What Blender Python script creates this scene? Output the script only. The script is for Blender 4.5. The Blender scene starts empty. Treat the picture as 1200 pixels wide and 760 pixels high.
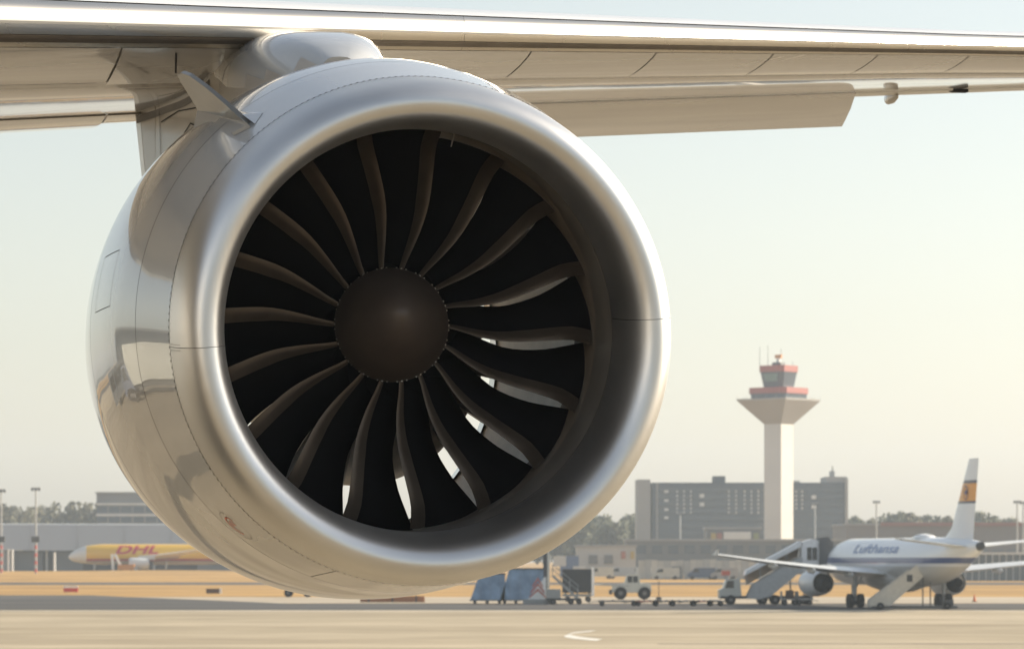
import bpy, math, random
from math import sin, cos, tan, pi, radians as R, sqrt, atan2
from mathutils import Vector, Matrix
random.seed(7)
sc = bpy.context.scene
col = sc.collection

# ------------------------------------------------------------------ camera, sky, sun, exposure
FPX, HOR, CAMZ = 4000.0, 652.0, 4.2          # focal length in photo pixels, horizon row, eye height
cam = bpy.data.cameras.new('camera')
cam.sensor_width = 36.0
cam.lens = 36.0 * FPX / 1200.0
cam.shift_y = (HOR - 380.0) / 1200.0
cam.clip_start = 0.5; cam.clip_end = 9000
cam.dof.use_dof = True; cam.dof.focus_distance = 20.8; cam.dof.aperture_fstop = 6.7
co = bpy.data.objects.new('camera', cam); col.objects.link(co)
co.location = (0, 0, CAMZ); co.rotation_euler = (pi/2, 0, 0)
sc.camera = co

SUN_AZ, SUN_EL = 70.0, 25.0                  # azimuth to the right of the view direction
w = bpy.data.worlds.new('World'); sc.world = w; w.use_nodes = True
nt = w.node_tree; nt.nodes.clear()
out = nt.nodes.new('ShaderNodeOutputWorld'); bg = nt.nodes.new('ShaderNodeBackground')
sky = nt.nodes.new('ShaderNodeTexSky'); sky.sky_type = 'NISHITA'; sky.sun_disc = False
sky.sun_elevation = R(SUN_EL); sky.sun_rotation = R(SUN_AZ)
sky.altitude = 100; sky.air_density = 1.2; sky.dust_density = 1.6; sky.ozone_density = 0.2
bg.inputs['Strength'].default_value = 0.10
hsv = nt.nodes.new('ShaderNodeHueSaturation'); hsv.inputs['Saturation'].default_value = 0.55   # hazy summer air
nt.links.new(sky.outputs[0], hsv.inputs['Color']); nt.links.new(hsv.outputs[0], bg.inputs[0]); nt.links.new(bg.outputs[0], out.inputs[0])

sdir = Vector((sin(R(SUN_AZ))*cos(R(SUN_EL)), cos(R(SUN_AZ))*cos(R(SUN_EL)), sin(R(SUN_EL))))
sl = bpy.data.lights.new('sun', 'SUN'); sl.energy = 4.4; sl.angle = R(0.6); sl.color = (1.0, 0.86, 0.66)
so = bpy.data.objects.new('sun', sl); col.objects.link(so)
so.rotation_euler = sdir.to_track_quat('Z', 'Y').to_euler(); so.location = sdir*60 + Vector((0, 0, 20))

vs = sc.view_settings
vs.view_transform = 'Standard'; vs.look = 'None'; vs.gamma = 1.0; vs.use_curve_mapping = False
vs.exposure = 0.80
sc.render.engine = 'CYCLES'
cy = sc.cycles
cy.use_denoising = True; cy.max_bounces = 8; cy.glossy_bounces = 5; cy.diffuse_bounces = 4
cy.volume_bounces = 1; cy.caustics_reflective = False; cy.caustics_refractive = False
cy.sample_clamp_indirect = 6.0

# ------------------------------------------------------------------ helpers
def at(px, d, z=0.0):                         # a point at depth d under photo column px
    return Vector(((px - 600.0) * d / FPX, d, z))
def zat(py, d):                               # height of photo row py at depth d
    return CAMZ + (HOR - py) * d / FPX

MATS = {}
def mat(name, c, rough=0.6, metal=0.0, var=0.08, scale=3.0, coat=0.0, coatr=0.03, bump=0.0, stretch=(1, 1, 1), spec=0.5, rvar=0.0, c2=None, detail=5.0):
    if name in MATS: return MATS[name]
    m = bpy.data.materials.new(name); m.use_nodes = True
    n = m.node_tree; b = n.nodes['Principled BSDF']
    tc = n.nodes.new('ShaderNodeTexCoord'); mp = n.nodes.new('ShaderNodeMapping')
    mp.inputs['Scale'].default_value = stretch
    nz = n.nodes.new('ShaderNodeTexNoise'); nz.inputs['Scale'].default_value = scale; nz.inputs['Detail'].default_value = detail
    n.links.new(tc.outputs['Object'], mp.inputs[0]); n.links.new(mp.outputs[0], nz.inputs['Vector'])
    rp = n.nodes.new('ShaderNodeValToRGB')
    lo = [max(0, x*(1-var)) for x in c]; hi = [min(1, x*(1+var)) for x in (c2 or c)]
    rp.color_ramp.elements[0].position = 0.32; rp.color_ramp.elements[1].position = 0.68
    rp.color_ramp.elements[0].color = (*lo, 1); rp.color_ramp.elements[1].color = (*hi, 1)
    n.links.new(nz.outputs[0], rp.inputs[0]); n.links.new(rp.outputs[0], b.inputs['Base Color'])
    b.inputs['Roughness'].default_value = rough; b.inputs['Metallic'].default_value = metal
    b.inputs['Coat Weight'].default_value = coat; b.inputs['Coat Roughness'].default_value = coatr
    b.inputs['Specular IOR Level'].default_value = spec
    if rvar:
        mr = n.nodes.new('ShaderNodeMapRange'); mr.inputs['To Min'].default_value = max(0, rough-rvar); mr.inputs['To Max'].default_value = rough+rvar
        n.links.new(nz.outputs[0], mr.inputs['Value']); n.links.new(mr.outputs[0], b.inputs['Roughness'])
    if bump:
        bp = n.nodes.new('ShaderNodeBump'); bp.inputs['Strength'].default_value = bump; bp.inputs['Distance'].default_value = 0.02
        n.links.new(nz.outputs[0], bp.inputs['Height']); n.links.new(bp.outputs[0], b.inputs['Normal'])
    MATS[name] = m
    return m

def ring_pts(c, u, v, r, n):
    return [c + u*(r*cos(2*pi*k/n)) + v*(r*sin(2*pi*k/n)) for k in range(n)]

class MB:
    """collects faces and links them as one mesh object"""
    def __init__(s): s.v = []; s.f = []; s.mi = []; s.cur = 0
    def add(s, vs, fs):
        o = len(s.v); s.v += [tuple(x) for x in vs]; s.f += [tuple(i+o for i in f) for f in fs]; s.mi += [s.cur]*len(fs); return s
    def box(s, a, b):
        (x0, y0, z0), (x1, y1, z1) = a, b
        return s.hexa([(x0,y0,z0),(x1,y0,z0),(x1,y1,z0),(x0,y1,z0)], [(x0,y0,z1),(x1,y0,z1),(x1,y1,z1),(x0,y1,z1)])
    def cbox(s, c, d):
        return s.box((c[0]-d[0]/2, c[1]-d[1]/2, c[2]-d[2]/2), (c[0]+d[0]/2, c[1]+d[1]/2, c[2]+d[2]/2))
    def hexa(s, lo, hi):
        return s.add(list(lo)+list(hi), [(3,2,1,0),(4,5,6,7),(0,1,5,4),(1,2,6,5),(2,3,7,6),(3,0,4,7)])
    def prism(s, poly, axis, t0, t1):            # polygon in the plane across 'axis', extruded t0..t1
        n = len(poly)
        def mk(p, t):
            return {'x': (t, p[0], p[1]), 'y': (p[0], t, p[1]), 'z': (p[0], p[1], t)}[axis]
        vs = [mk(p, t0) for p in poly] + [mk(p, t1) for p in poly]
        return s.add(vs, [tuple(range(n))[::-1], tuple(range(n, 2*n))] + [(k, (k+1) % n, n+(k+1) % n, n+k) for k in range(n)])
    def loft(s, rings, closed=True, caps=True):
        n = len(rings[0]); vs = [p for r in rings for p in r]; fs = []
        for i in range(len(rings)-1):
            for k in range(n if closed else n-1):
                a, b = i*n+k, i*n+(k+1) % n
                fs.append((a, b, b+n, a+n))
        if caps and closed:
            fs += [tuple(range(n))[::-1], tuple(range((len(rings)-1)*n, len(rings)*n))]
        return s.add(vs, fs)
    def tube(s, p, q, r0, r1=None, n=10):
        p, q = Vector(p), Vector(q); r1 = r0 if r1 is None else r1
        d = (q-p).normalized(); u = d.orthogonal().normalized(); v = d.cross(u)
        return s.loft([ring_pts(p, u, v, r0, n), ring_pts(q, u, v, r1, n)])
    def bar(s, p, q, wd, ht):                    # square bar between two points
        p, q = Vector(p), Vector(q); d = (q-p).normalized()
        up = Vector((0, 0, 1)) if abs(d.z) < 0.95 else Vector((1, 0, 0))
        u = d.cross(up).normalized()*wd/2; v = u.cross(d).normalized()*ht/2
        return s.hexa([p-u-v, p+u-v, p+u+v, p-u+v], [q-u-v, q+u-v, q+u+v, q-u+v])
    def disc(s, c, nrm, r, t, n=16):
        c = Vector(c); nrm = Vector(nrm).normalized()
        return s.tube(c-nrm*t/2, c+nrm*t/2, r, r, n)
    def build(s, name, mats, parent=None, smooth=False, angle=40, off=None):
        me = bpy.data.meshes.new(name)
        vs = s.v if off is None else [(x-off[0], y-off[1], z-off[2]) for x, y, z in s.v]
        me.from_pydata(vs, [], s.f); me.validate()
        mats = mats if isinstance(mats, (list, tuple)) else [mats]
        for m in mats: me.materials.append(m)
        if len(mats) > 1 and len(me.polygons) == len(s.mi):
            me.polygons.foreach_set('material_index', s.mi)
        import bmesh
        bm = bmesh.new(); bm.from_mesh(me)
        bmesh.ops.recalc_face_normals(bm, faces=bm.faces)
        bm.to_mesh(me); bm.free()
        if smooth:
            me.polygons.foreach_set('use_smooth', [True]*len(me.polygons))
            try: me.set_sharp_from_angle(angle=R(angle))
            except Exception: pass
        me.update()
        o = bpy.data.objects.new(name, me); col.objects.link(o)
        if parent: o.parent = parent
        return o

def tag(o, label=None, cat=None, group=None, kind=None):
    if label: o['label'] = label
    if cat: o['category'] = cat
    if group: o['group'] = group
    if kind: o['kind'] = kind
    return o
def thing(name, label, cat, loc=(0, 0, 0), rz=0.0, group=None):
    o = bpy.data.objects.new(name, None); col.objects.link(o)
    o.location = loc; o.rotation_euler = (0, 0, rz); o.empty_display_size = 0.3
    return tag(o, label, cat, group)
def copy_tree(o, parent=None):
    c = o.copy(); col.objects.link(c); c.parent = parent
    for ch in list(o.children): copy_tree(ch, c)
    return c
def instance(proto_mesh_obj, name, parent, loc=(0, 0, 0), rot=None):
    c = bpy.data.objects.new(name, proto_mesh_obj.data); col.objects.link(c); c.parent = parent
    c.location = loc
    if rot: c.rotation_euler = rot
    return c

# ------------------------------------------------------------------ materials
M_nac  = mat('nacelle_paint', (0.43, 0.435, 0.43), 0.24, 0.0, 0.03, 1.5, coat=1.0, coatr=0.02, rvar=0.04, spec=0.7)
M_lip  = mat('lip_metal', (0.71, 0.71, 0.70), 0.40, 1.0, 0.05, 2.0, rvar=0.06)
M_slat = mat('slat_metal', (0.66, 0.62, 0.55), 0.27, 1.0, 0.04, 1.2, rvar=0.05, stretch=(1, .3, 1))
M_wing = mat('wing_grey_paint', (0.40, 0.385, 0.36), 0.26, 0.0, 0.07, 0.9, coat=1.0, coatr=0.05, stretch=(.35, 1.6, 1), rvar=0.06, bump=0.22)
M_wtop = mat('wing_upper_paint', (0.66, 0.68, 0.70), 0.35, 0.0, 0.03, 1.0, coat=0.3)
M_white= mat('white_paint', (0.80, 0.80, 0.79), 0.35, 0.0, 0.03, 1.0, coat=0.4)
M_seam = mat('dark_sealant', (0.02, 0.02, 0.02), 0.8)
M_liner= mat('acoustic_liner', (0.15, 0.135, 0.118), 0.42, 0.0, 0.18, 9.0, rvar=0.08, stretch=(1, 1, 1))
M_case = mat('fan_case_abradable', (0.20, 0.165, 0.13), 0.5, 0.0, 0.15, 6.0)
M_blade= mat('carbon_blade', (0.005, 0.005, 0.006), 0.6, 0.0, 0.2, 8.0, spec=0.12)
M_edge = mat('titanium_edge', (0.125, 0.10, 0.078), 0.45, 0.6, 0.12, 7.0, rvar=0.06)
M_spin = mat('spinner_black', (0.070, 0.052, 0.041), 0.5, 0.0, 0.15, 4.0, spec=0.6)
M_bolt = mat('bolt_steel', (0.55, 0.53, 0.50), 0.35, 1.0)
M_duct = mat('bypass_duct', (0.84, 0.79, 0.70), 0.4, 0.0, 0.08, 3.0)
M_vane = mat('vane_metal', (0.30, 0.29, 0.28), 0.4, 0.8)
M_hot  = mat('exhaust_metal', (0.33, 0.28, 0.24), 0.4, 1.0, 0.2)
M_rub  = mat('tyre_rubber', (0.018, 0.018, 0.019), 0.85)
M_red  = mat('warning_red', (0.55, 0.10, 0.05), 0.5)
M_glass= mat('dark_glass', (0.03, 0.04, 0.05), 0.08, 0.0, 0.1, 1.0, spec=0.8)
M_steel= mat('painted_steel', (0.33, 0.34, 0.34), 0.5, 0.2)
M_dsteel= mat('dark_steel', (0.07, 0.075, 0.08), 0.5, 0.2)
M_vwhite= mat('vehicle_white', (0.50, 0.51, 0.47), 0.4, 0.0, 0.05, 1.0, coat=0.3)

# ------------------------------------------------------------------ ground, apron, roads
def hz(y):                                      # the apron falls away gently beyond the parked jet
    if y < 62: return 2.2
    if y > 142: return 0.0
    t = (y-62)/80.0
    return 2.2*(1-t*t*(3-2*t))
def ysteps(y0, y1):
    ys = [y for y in [-400, -150, -40, 20, 50] + list(range(62, 143, 5)) + [160, 200, 240, 300, 400, 600, 900, 1300, 1800, 2600] if y0 < y < y1]
    return [y0] + ys + [y1]
def sheet(name, xl, xr, y0, y1, dz, m, label=None):
    b = MB(); rows = []
    for y in ysteps(y0, y1):
        a = xl(y) if callable(xl) else xl; c = xr(y) if callable(xr) else xr
        rows.append([Vector((a+(c-a)*k/6, y, hz(y)+dz)) for k in range(7)])
    b.loft(rows, closed=False)
    return tag(b.build(name, m), kind='structure')

def ground_mat(name, a, bcol, sc1, stretch, rough=0.9, streak=None, fine=0.15):
    m = bpy.data.materials.new(name); m.use_nodes = True; n = m.node_tree; b = n.nodes['Principled BSDF']
    tc = n.nodes.new('ShaderNodeTexCoord'); mp = n.nodes.new('ShaderNodeMapping'); mp.inputs['Scale'].default_value = stretch
    n.links.new(tc.outputs['Object'], mp.inputs[0])
    n1 = n.nodes.new('ShaderNodeTexNoise'); n1.inputs['Scale'].default_value = sc1; n1.inputs['Detail'].default_value = 6
    n.links.new(mp.outputs[0], n1.inputs['Vector'])
    rp = n.nodes.new('ShaderNodeValToRGB'); rp.color_ramp.elements[0].position = .35; rp.color_ramp.elements[1].position = .65
    rp.color_ramp.elements[0].color = (*a, 1); rp.color_ramp.elements[1].color = (*bcol, 1)
    n.links.new(n1.outputs[0], rp.inputs[0])
    n2 = n.nodes.new('ShaderNodeTexNoise'); n2.inputs['Scale'].default_value = sc1*9; n2.inputs['Detail'].default_value = 4
    n.links.new(mp.outputs[0], n2.inputs['Vector'])
    mx = n.nodes.new('ShaderNodeMix'); mx.data_type = 'RGBA'; mx.blend_type = 'OVERLAY'; mx.inputs['Factor'].default_value = fine*3
    n.links.new(rp.outputs[0], mx.inputs['A']); n.links.new(n2.outputs[0], mx.inputs['B'])
    last = mx.outputs['Result']
    if streak:                                  # slab joints
        for sx, sy in ((0, streak),):
            sep = n.nodes.new('ShaderNodeSeparateXYZ'); n.links.new(tc.outputs['Object'], sep.inputs[0])
            md = n.nodes.new('ShaderNodeMath'); md.operation = 'PINGPONG'; md.inputs[1].default_value = streak/2
            n.links.new(sep.outputs['X' if sx else 'Y'], md.inputs[0])
            lt = n.nodes.new('ShaderNodeMath'); lt.operation = 'LESS_THAN'; lt.inputs[1].default_value = 0.16
            n.links.new(md.outputs[0], lt.inputs[0])
            sc_ = n.nodes.new('ShaderNodeMath'); sc_.operation = 'MULTIPLY'; n.links.new(lt.outputs[0], sc_.inputs[0]); n.links.new(n1.outputs[0], sc_.inputs[1])
            m2 = n.nodes.new('ShaderNodeMix'); m2.data_type = 'RGBA'; m2.inputs['B'].default_value = (.10, .09, .075, 1)
            n.links.new(sc_.outputs[0], m2.inputs['Factor']); n.links.new(last, m2.inputs['A']); last = m2.outputs['Result']
    n.links.new(last, b.inputs['Base Color']); b.inputs['Roughness'].default_value = rough
    b.inputs['Specular IOR Level'].default_value = 0.2
    return m
G_grass = ground_mat('dry_grass', (.32, .195, .07), (.49, .30, .105), .05, (.5, 1.5, 1))
G_conc  = ground_mat('apron_concrete', (.30, .25, .17), (.47, .40, .29), .045, (.4, 1.3, 1), streak=7.5)
G_conc2 = ground_mat('pale_concrete', (.40, .34, .26), (.46, .40, .31), .02, (.3, 2.5, 1))
G_asph  = ground_mat('asphalt', (.075, .073, .07), (.11, .105, .10), .03, (.3, 2, 1))
G_paint = mat('road_paint_white', (.68, .66, .60), .7, 0, .1, .6)

BIG = 2300
sheet('ground', -BIG, BIG, -500, 2600, 0.0, G_grass)
sheet('apron', -900, 900, -480, 268, 0.02, G_conc)
sheet('concrete_strip', -700, 700, 309, 357, 0.015, G_conc2)
G_stand = ground_mat('stand_concrete', (.24, .20, .145), (.31, .265, .195), .05, (.6, 1.2, 1))
sheet('parking_stand', -400, 400, -300, 128, 0.03, G_stand)
# taxiway of dark asphalt, widening to the left
def txfar(x): return 306 if x > -20 else (372 if x < -46 else 306 + (-20-x)/26*66)
b = MB(); xs = [-700, -300, -120, -60, -46, -40, -33, -26, -20, 0, 40, 120, 300, 700]
b.loft([[Vector((x, 268, .03)), Vector((x, (268+txfar(x))/2, .03)), Vector((x, txfar(x), .03))] for x in xs], closed=False)
tag(b.build('taxiway', G_asph), kind='structure')
sheet('perimeter_road', -800, 800, 512, 560, 0.02, G_asph)
b = MB()                                        # grass bank in front of the cargo hangar
rows = []
for y, h in ((590, 0), (640, .35), (700, .95), (750, 1.3), (790, .9), (822, 0)):
    row = []
    for k in range(41):
        x = -420 + k*10.5; f = 1 if x < -60 else max(0, 1-(x+60)/60)
        row.append(Vector((x, y, h*f*(.9+.1*sin(x*.11+y*.03)) + .012)))
    rows.append(row)
b.loft(rows, closed=False)
tag(b.build('grass_bank', G_grass, smooth=True), kind='structure')
# painted marks
b = MB(); rows = []
for k in range(21):
    t = -1 + 2*k/20; y = 182.5 + 10.5*t; x = 2.85 + 1.55*abs(t)**1.9 + (.1*t)
    hw = 1.6 + 1.3*(1-abs(t)); rows.append([Vector((x-.10, y-hw, .026)), Vector((x+.28, y+hw, .026))])
b.loft(rows, closed=False); tag(b.build('painted_marking', G_paint), kind='structure')
b = MB(); b.add([(-120, 264.2, .026), (500, 264.2, .026), (500, 265.4, .026), (-120, 265.4, .026)], [(0, 1, 2, 3)])
tag(b.build('taxiway_edge_line', G_paint), kind='structure')
b = MB(); b.add([(7, 163.6, .026), (300, 162.5, .026), (300, 163.3, .026), (7, 164.4, .026)], [(0, 1, 2, 3)])
tag(b.build('apron_joint', G_asph), kind='structure')

# ------------------------------------------------------------------ the near airliner: engine, pylon, wing
AIR0 = Vector((-17.0, 19.0, 2.2))
air = thing('jet_airliner', 'grey jetliner with large bare-metal lipped engine, black fan blades and wing overhead', 'airliner', AIR0)
def part(b, name, m, parent=None, smooth=True, angle=35):
    par = parent or air
    return b.build(name, m, par, smooth, angle, off=AIR0)

TH = R(14.0)
AX = Vector((-sin(TH), cos(TH), 0)); SD = Vector((cos(TH), sin(TH), 0)); UP = Vector((0, 0, 1))
SEAM = Vector((-0.54, 20.6, 0))
def zc(s):
    if s >= 1.0: return CAMZ+1.457
    if s <= -0.5: return CAMZ+1.315
    t = (s+.5)/1.5
    return CAMZ + 1.315 + .142*(t*.75 + .25*t*t*(3-2*t))
def cen(s):
    p = SEAM + AX*s; p.z = zc(s); return p
def npt(s, r, a):                               # a: clockwise from the top, seen from the front
    return cen(s) + SD*(r*sin(a)) + UP*(r*cos(a))
def interp(pts, x):
    if x <= pts[0][0]: return pts[0][1]
    for i in range(len(pts)-1):
        if x <= pts[i+1][0]:
            (x0, y0), (x1, y1) = pts[i], pts[i+1]; h = x1-x0; t = (x-x0)/h
            m0 = (pts[i+1][1]-pts[i-1][1])/(pts[i+1][0]-pts[i-1][0]) if i else (y1-y0)/h
            m1 = (pts[i+2][1]-y0)/(pts[i+2][0]-x0) if i+2 < len(pts) else (y1-y0)/h
            return (2*t**3-3*t*t+1)*y0+(t**3-2*t*t+t)*h*m0+(-2*t**3+3*t*t)*y1+(t**3-t*t)*h*m1
    return pts[-1][1]
OUTP = [(-.2, 1.502), (-.1, 1.520), (0, 1.536), (.3, 1.588), (.7, 1.655), (1.2, 1.712), (1.8, 1.735), (2.4, 1.728), (3.3, 1.635), (4.2, 1.46), (5.0, 1.25)]
def ro(s): return interp(OUTP, s)
LIP = [(0.0, 1.536), (-.06, 1.527), (-.12, 1.517), (-.18, 1.5065), (-.235, 1.493), (-.28, 1.478), (-.315, 1.461), (-.343, 1.442), (-.363, 1.420), (-.376, 1.396), (-.38, 1.370), (-.376, 1.345), (-.363, 1.320), (-.340, 1.297), (-.305, 1.275), (-.26, 1.256), (-.20, 1.240), (-.13, 1.229), (-.05, 1.222), (.04, 1.220), (.11, 1.220)]
def arc_loft(prof, a0, a1, n, flip=False):
    b = MB(); b.loft([[npt(s, r, a0+(a1-a0)*k/n) for k in range(n+1)] for s, r in prof], closed=False); return b
def ring_loft(prof, n=160):
    b = MB(); b.loft([[npt(s, r, 2*pi*k/n) for k in range(n)] for s, r in prof], caps=False); return b
A_SPLIT = R(85.6)
# dark backing under the joints
back = ring_loft([(-.30, 1.462), (-.1, 1.507), (0, 1.524), (.3, 1.576), (.7, 1.643), (1.2, 1.700), (2.1, 1.722), (2.4, 1.716), (3.2, 1.642)])
backing = part(back, 'cowl_frame', M_seam)
back2 = ring_loft([(-.30, 1.285), (-.1, 1.238), (.04, 1.232), (.16, 1.232)]); part(back2, 'inner_frame', M_seam)
g = 0.0012
for a0, a1 in ((A_SPLIT+g, A_SPLIT+pi-g), (A_SPLIT+pi+g, A_SPLIT+2*pi-g)):
    part(arc_loft(LIP, a0, a1, 96), 'intake_lip', M_lip)
def prof_range(s0, s1, n): return [(s0+(s1-s0)*k/n, ro(s0+(s1-s0)*k/n)) for k in range(n+1)]
inlet_cowl = part(ring_loft(prof_range(.006, .655, 10)), 'inlet_cowl', M_nac)
fan_cowl = part(ring_loft(prof_range(.663, 2.20, 18)), 'fan_cowl', M_nac)
rev_cowl = part(ring_loft(prof_range(2.208, 4.15, 20) + [(4.15, 1.43), (3.9, 1.41)]), 'reverser_cowl', M_nac)
part(ring_loft([(.113, 1.2195), (.3, 1.232), (.5, 1.256), (.70, 1.277)]), 'inlet_liner', M_liner)
part(ring_loft([(.703, 1.279), (.74, 1.285), (.745, 1.292), (.9, 1.297), (1.25, 1.297), (1.3, 1.30)]), 'fan_case', M_case)
part(ring_loft([(1.3, 1.30), (1.8, 1.36), (2.6, 1.41), (3.4, 1.42), (4.14, 1.43)]), 'bypass_duct_wall', M_duct)
b = MB(); b.tube(npt(.45, 1.26, R(14)), npt(.45, 1.16, R(14)), .006, .004, 8); part(b, 'air_probe', M_bolt)
# rivet rows along the lip joint and beside its split line: too small to pick apart
b = MB()
def rivet(b, s, r, a, q):
    c = npt(s, r, a); n_ = (SD*sin(a)+UP*cos(a)); t = SD*cos(a)-UP*sin(a)
    c = c + n_*.0012
    b.add([c-t*q-AX*q, c+t*q-AX*q, c+t*q+AX*q, c-t*q+AX*q], [(0, 1, 2, 3)])
for k in range(240):
    rivet(b, .016, ro(.016), 2*pi*k/240, .0062)
    rivet(b, -.020, ro(-.020), 2*pi*(k+.5)/240, .0034)
for side in (A_SPLIT, A_SPLIT+pi):
    for off in (-.017, .017):
        for k in range(9):
            s = -.02-.18*k/9; rivet(b, s, interp(OUTP, s) if s > -.2 else 1.502, side+off/1.5, .0030)
rv = part(b, 'rivet_rows', M_seam, smooth=False); rv['kind'] = 'stuff'
# access panel outlines, drain slot and warning ring on the cowls
def strip(b, path, wd, lift=.0015):             # thin line on the nacelle skin: path of (s, angle)
    rows = []
    for i, (s, a) in enumerate(path):
        s2, a2 = path[min(i+1, len(path)-1)]; s1, a1 = path[max(i-1, 0)]
        ds, da = s2-s1, (a2-a1)*1.6; l = sqrt(ds*ds+da*da) or 1
        ns, na = -da/l*wd/2, ds/l*wd/2/1.6
        rows.append([npt(s+ns, ro(s+ns)+lift, a+na), npt(s-ns, ro(s-ns)+lift, a-na)])
    b.loft(rows, closed=False)
def line(b, s0, a0, s1, a1, wd=.0038, n=10):
    strip(b, [(s0+(s1-s0)*k/n, R(a0+(a1-a0)*k/n)) for k in range(n+1)], wd)
b = MB()
for s0, s1, a0, a1 in ((1.35, 1.95, 274, 286),):
    line(b, s0, a0, s1, a0); line(b, s1, a0, s1, a1); line(b, s1, a1, s0, a1); line(b, s0, a1, s0, a0)
part(b, 'access_door_outline', M_seam, fan_cowl, False)
for ja in (200, 160):
    b = MB(); line(b, .02, ja, .64, ja, .004); part(b, 'cowl_joint', M_seam, inlet_cowl, False)
b = MB(); s0, a0 = .48, R(221)
for r_, w_ in ((.075, .011), (.045, .005)):
    strip(b, [(s0+r_*.95*cos(t), a0+r_/1.6*sin(t)) for t in [R(-80+ k*8) for k in range(29)]], w_, .002)
for k in range(5): line(b, s0-.03+.015*k, 221.0, s0-.03+.015*k, 222.2, .006, 3)
part(b, 'warning_ring', M_red, inlet_cowl, False)
b = MB()
for k in range(46):
    t = 2*pi*k/46
    strip(b, [(s0+.12*cos(t), a0+.12/1.6*sin(t)), (s0+.12*cos(t+.07), a0+.12/1.6*sin(t+.07))], .006, .002)
dots = part(b, 'warning_dots', M_seam, inlet_cowl, False); dots['kind'] = 'stuff'
b = MB(); line(b, .30, 142, .62, 141.5, .03, 6); part(b, 'drain_slot', M_seam, inlet_cowl, False)
# nacelle strake
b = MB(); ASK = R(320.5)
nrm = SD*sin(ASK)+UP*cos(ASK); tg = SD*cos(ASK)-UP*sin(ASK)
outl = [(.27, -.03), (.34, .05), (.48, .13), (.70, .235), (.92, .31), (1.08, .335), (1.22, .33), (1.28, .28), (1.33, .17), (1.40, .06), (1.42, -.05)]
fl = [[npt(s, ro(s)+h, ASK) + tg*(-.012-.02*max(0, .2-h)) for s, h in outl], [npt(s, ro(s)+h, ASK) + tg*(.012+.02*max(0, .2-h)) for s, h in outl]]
b.loft(fl); strake = part(b, 'nacelle_strake', mat('strake_shade_paint', (.15, .15, .14), .35, coat=.5), smooth=False)  # the strake's shade is put into this darker colour
b = MB()
for i, (wd, h) in enumerate(((.11, .004),)):
    for s_ in (-1, 1):
        b.add([npt(.20, ro(.2)+.003, ASK+s_*.01), npt(.30, ro(.3)+.003, ASK+s_*.07), npt(1.42, ro(1.42)+.003, ASK+s_*.06), npt(1.42, ro(1.42)+.07, ASK+s_*.008), npt(.34, ro(.34)+.06, ASK+s_*.006)], [(0, 1, 2, 3, 4) if s_ > 0 else (4, 3, 2, 1, 0)])
part(b, 'strake_fillet', M_nac, strake)

# --- fan: spinner, eighteen blades with metal leading edges
FS = 0.90
FTH, FPI = R(8.0), R(3.2)
FAX = Vector((-sin(FTH)*cos(FPI), cos(FTH)*cos(FPI), -sin(FPI))); FSD = Vector((cos(FTH), sin(FTH), 0)); FUP = FSD.cross(FAX)
FC = SEAM + AX*FS; FC.z = CAMZ+1.457
def fpt(s, r, a): return FC + FAX*s + FSD*(r*sin(a)) + FUP*(r*cos(a))
b = MB(); prof = [(-.60, .012), (-.595, .03), (-.57, .062), (-.52, .108), (-.44, .165), (-.34, .222), (-.22, .280), (-.10, .330), (-.03, .355), (.0, .362)]
b.loft([[fpt(s, r, 2*pi*k/64) for k in range(64)] for s, r in prof]); spin = part(b, 'spinner', M_spin, angle=60)
b = MB()
for k in range(54):
    j, i = divmod(k, 3); a = 2*pi*(j+.5)/18 + (i-1)*.085
    c = fpt(-.012, .352, a); n_ = (SD*sin(a)+UP*cos(a)) - AX*.5
    b.tube(c, c+n_*.012, .0075 if i != 1 else .0095, .005, 6)
br = part(b, 'bolt_ring', M_bolt, spin); br['kind'] = 'stuff'
b = MB(); b.loft([[fpt(s, r, 2*pi*k/64) for k in range(64)] for s, r in ((.0, .358), (.1, .40), (.25, .44), (.42, .49), (.7, .51))]); part(b, 'fan_hub', M_blade)
LEA = [(.28, 0), (.36, 2.8), (.45, 4.9), (.58, 5.5), (.78, 3.3), (.9, 2.3), (1.0, 2.9)]      # leading edge swing, degrees
EXT = [(.28, 29), (.45, 24.6), (.6, 20.0), (.75, 18.6), (.88, 19.4), (1.0, 22)]            # angular reach to the trailing edge
AXL = [(.28, .36), (.5, .37), (.75, .33), (1.0, .26)]                                      # axial depth
AX0 = [(.28, .0), (.45, .03), (.65, -.02), (.85, -.03), (1.0, .05)]                        # leading edge sweep
TIP = 1.287
def blade_section(u, a0, nseg=9):
    r = u*TIP; la = a0 + R(interp(LEA, u)); ex = R(interp(EXT, u)); ax = interp(AXL, u); x0 = interp(AX0, u)
    th = .021*(1-u)+.009
    cam_ = .16*(1-u)+.05; mid = []
    for k in range(nseg+1):
        t = k/nseg
        ang = la - ex*(t - cam_*4*t*(1-t)*-.5)
        mid.append((x0+ax*t, r*ang, t))
    up_, lo_ = [], []
    for i, (x, y, t) in enumerate(mid):
        p0, p1 = mid[max(i-1, 0)], mid[min(i+1, nseg)]
        dx, dy = p1[0]-p0[0], p1[1]-p0[1]; l = sqrt(dx*dx+dy*dy)
        tt = th*(1.0 if t < .08 else 1)*min(1, (sqrt(max(t, 0))*2.2+.25))*min(1, (1-t)*4+.12)
        up_.append((x-dy/l*tt/2, y+dx/l*tt/2)); lo_.append((x+dy/l*tt/2, y-dx/l*tt/2))
    return r, up_, lo_, mid
US = [.275+.725*k/14 for k in range(15)]
PH0 = R(91.8)
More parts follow.
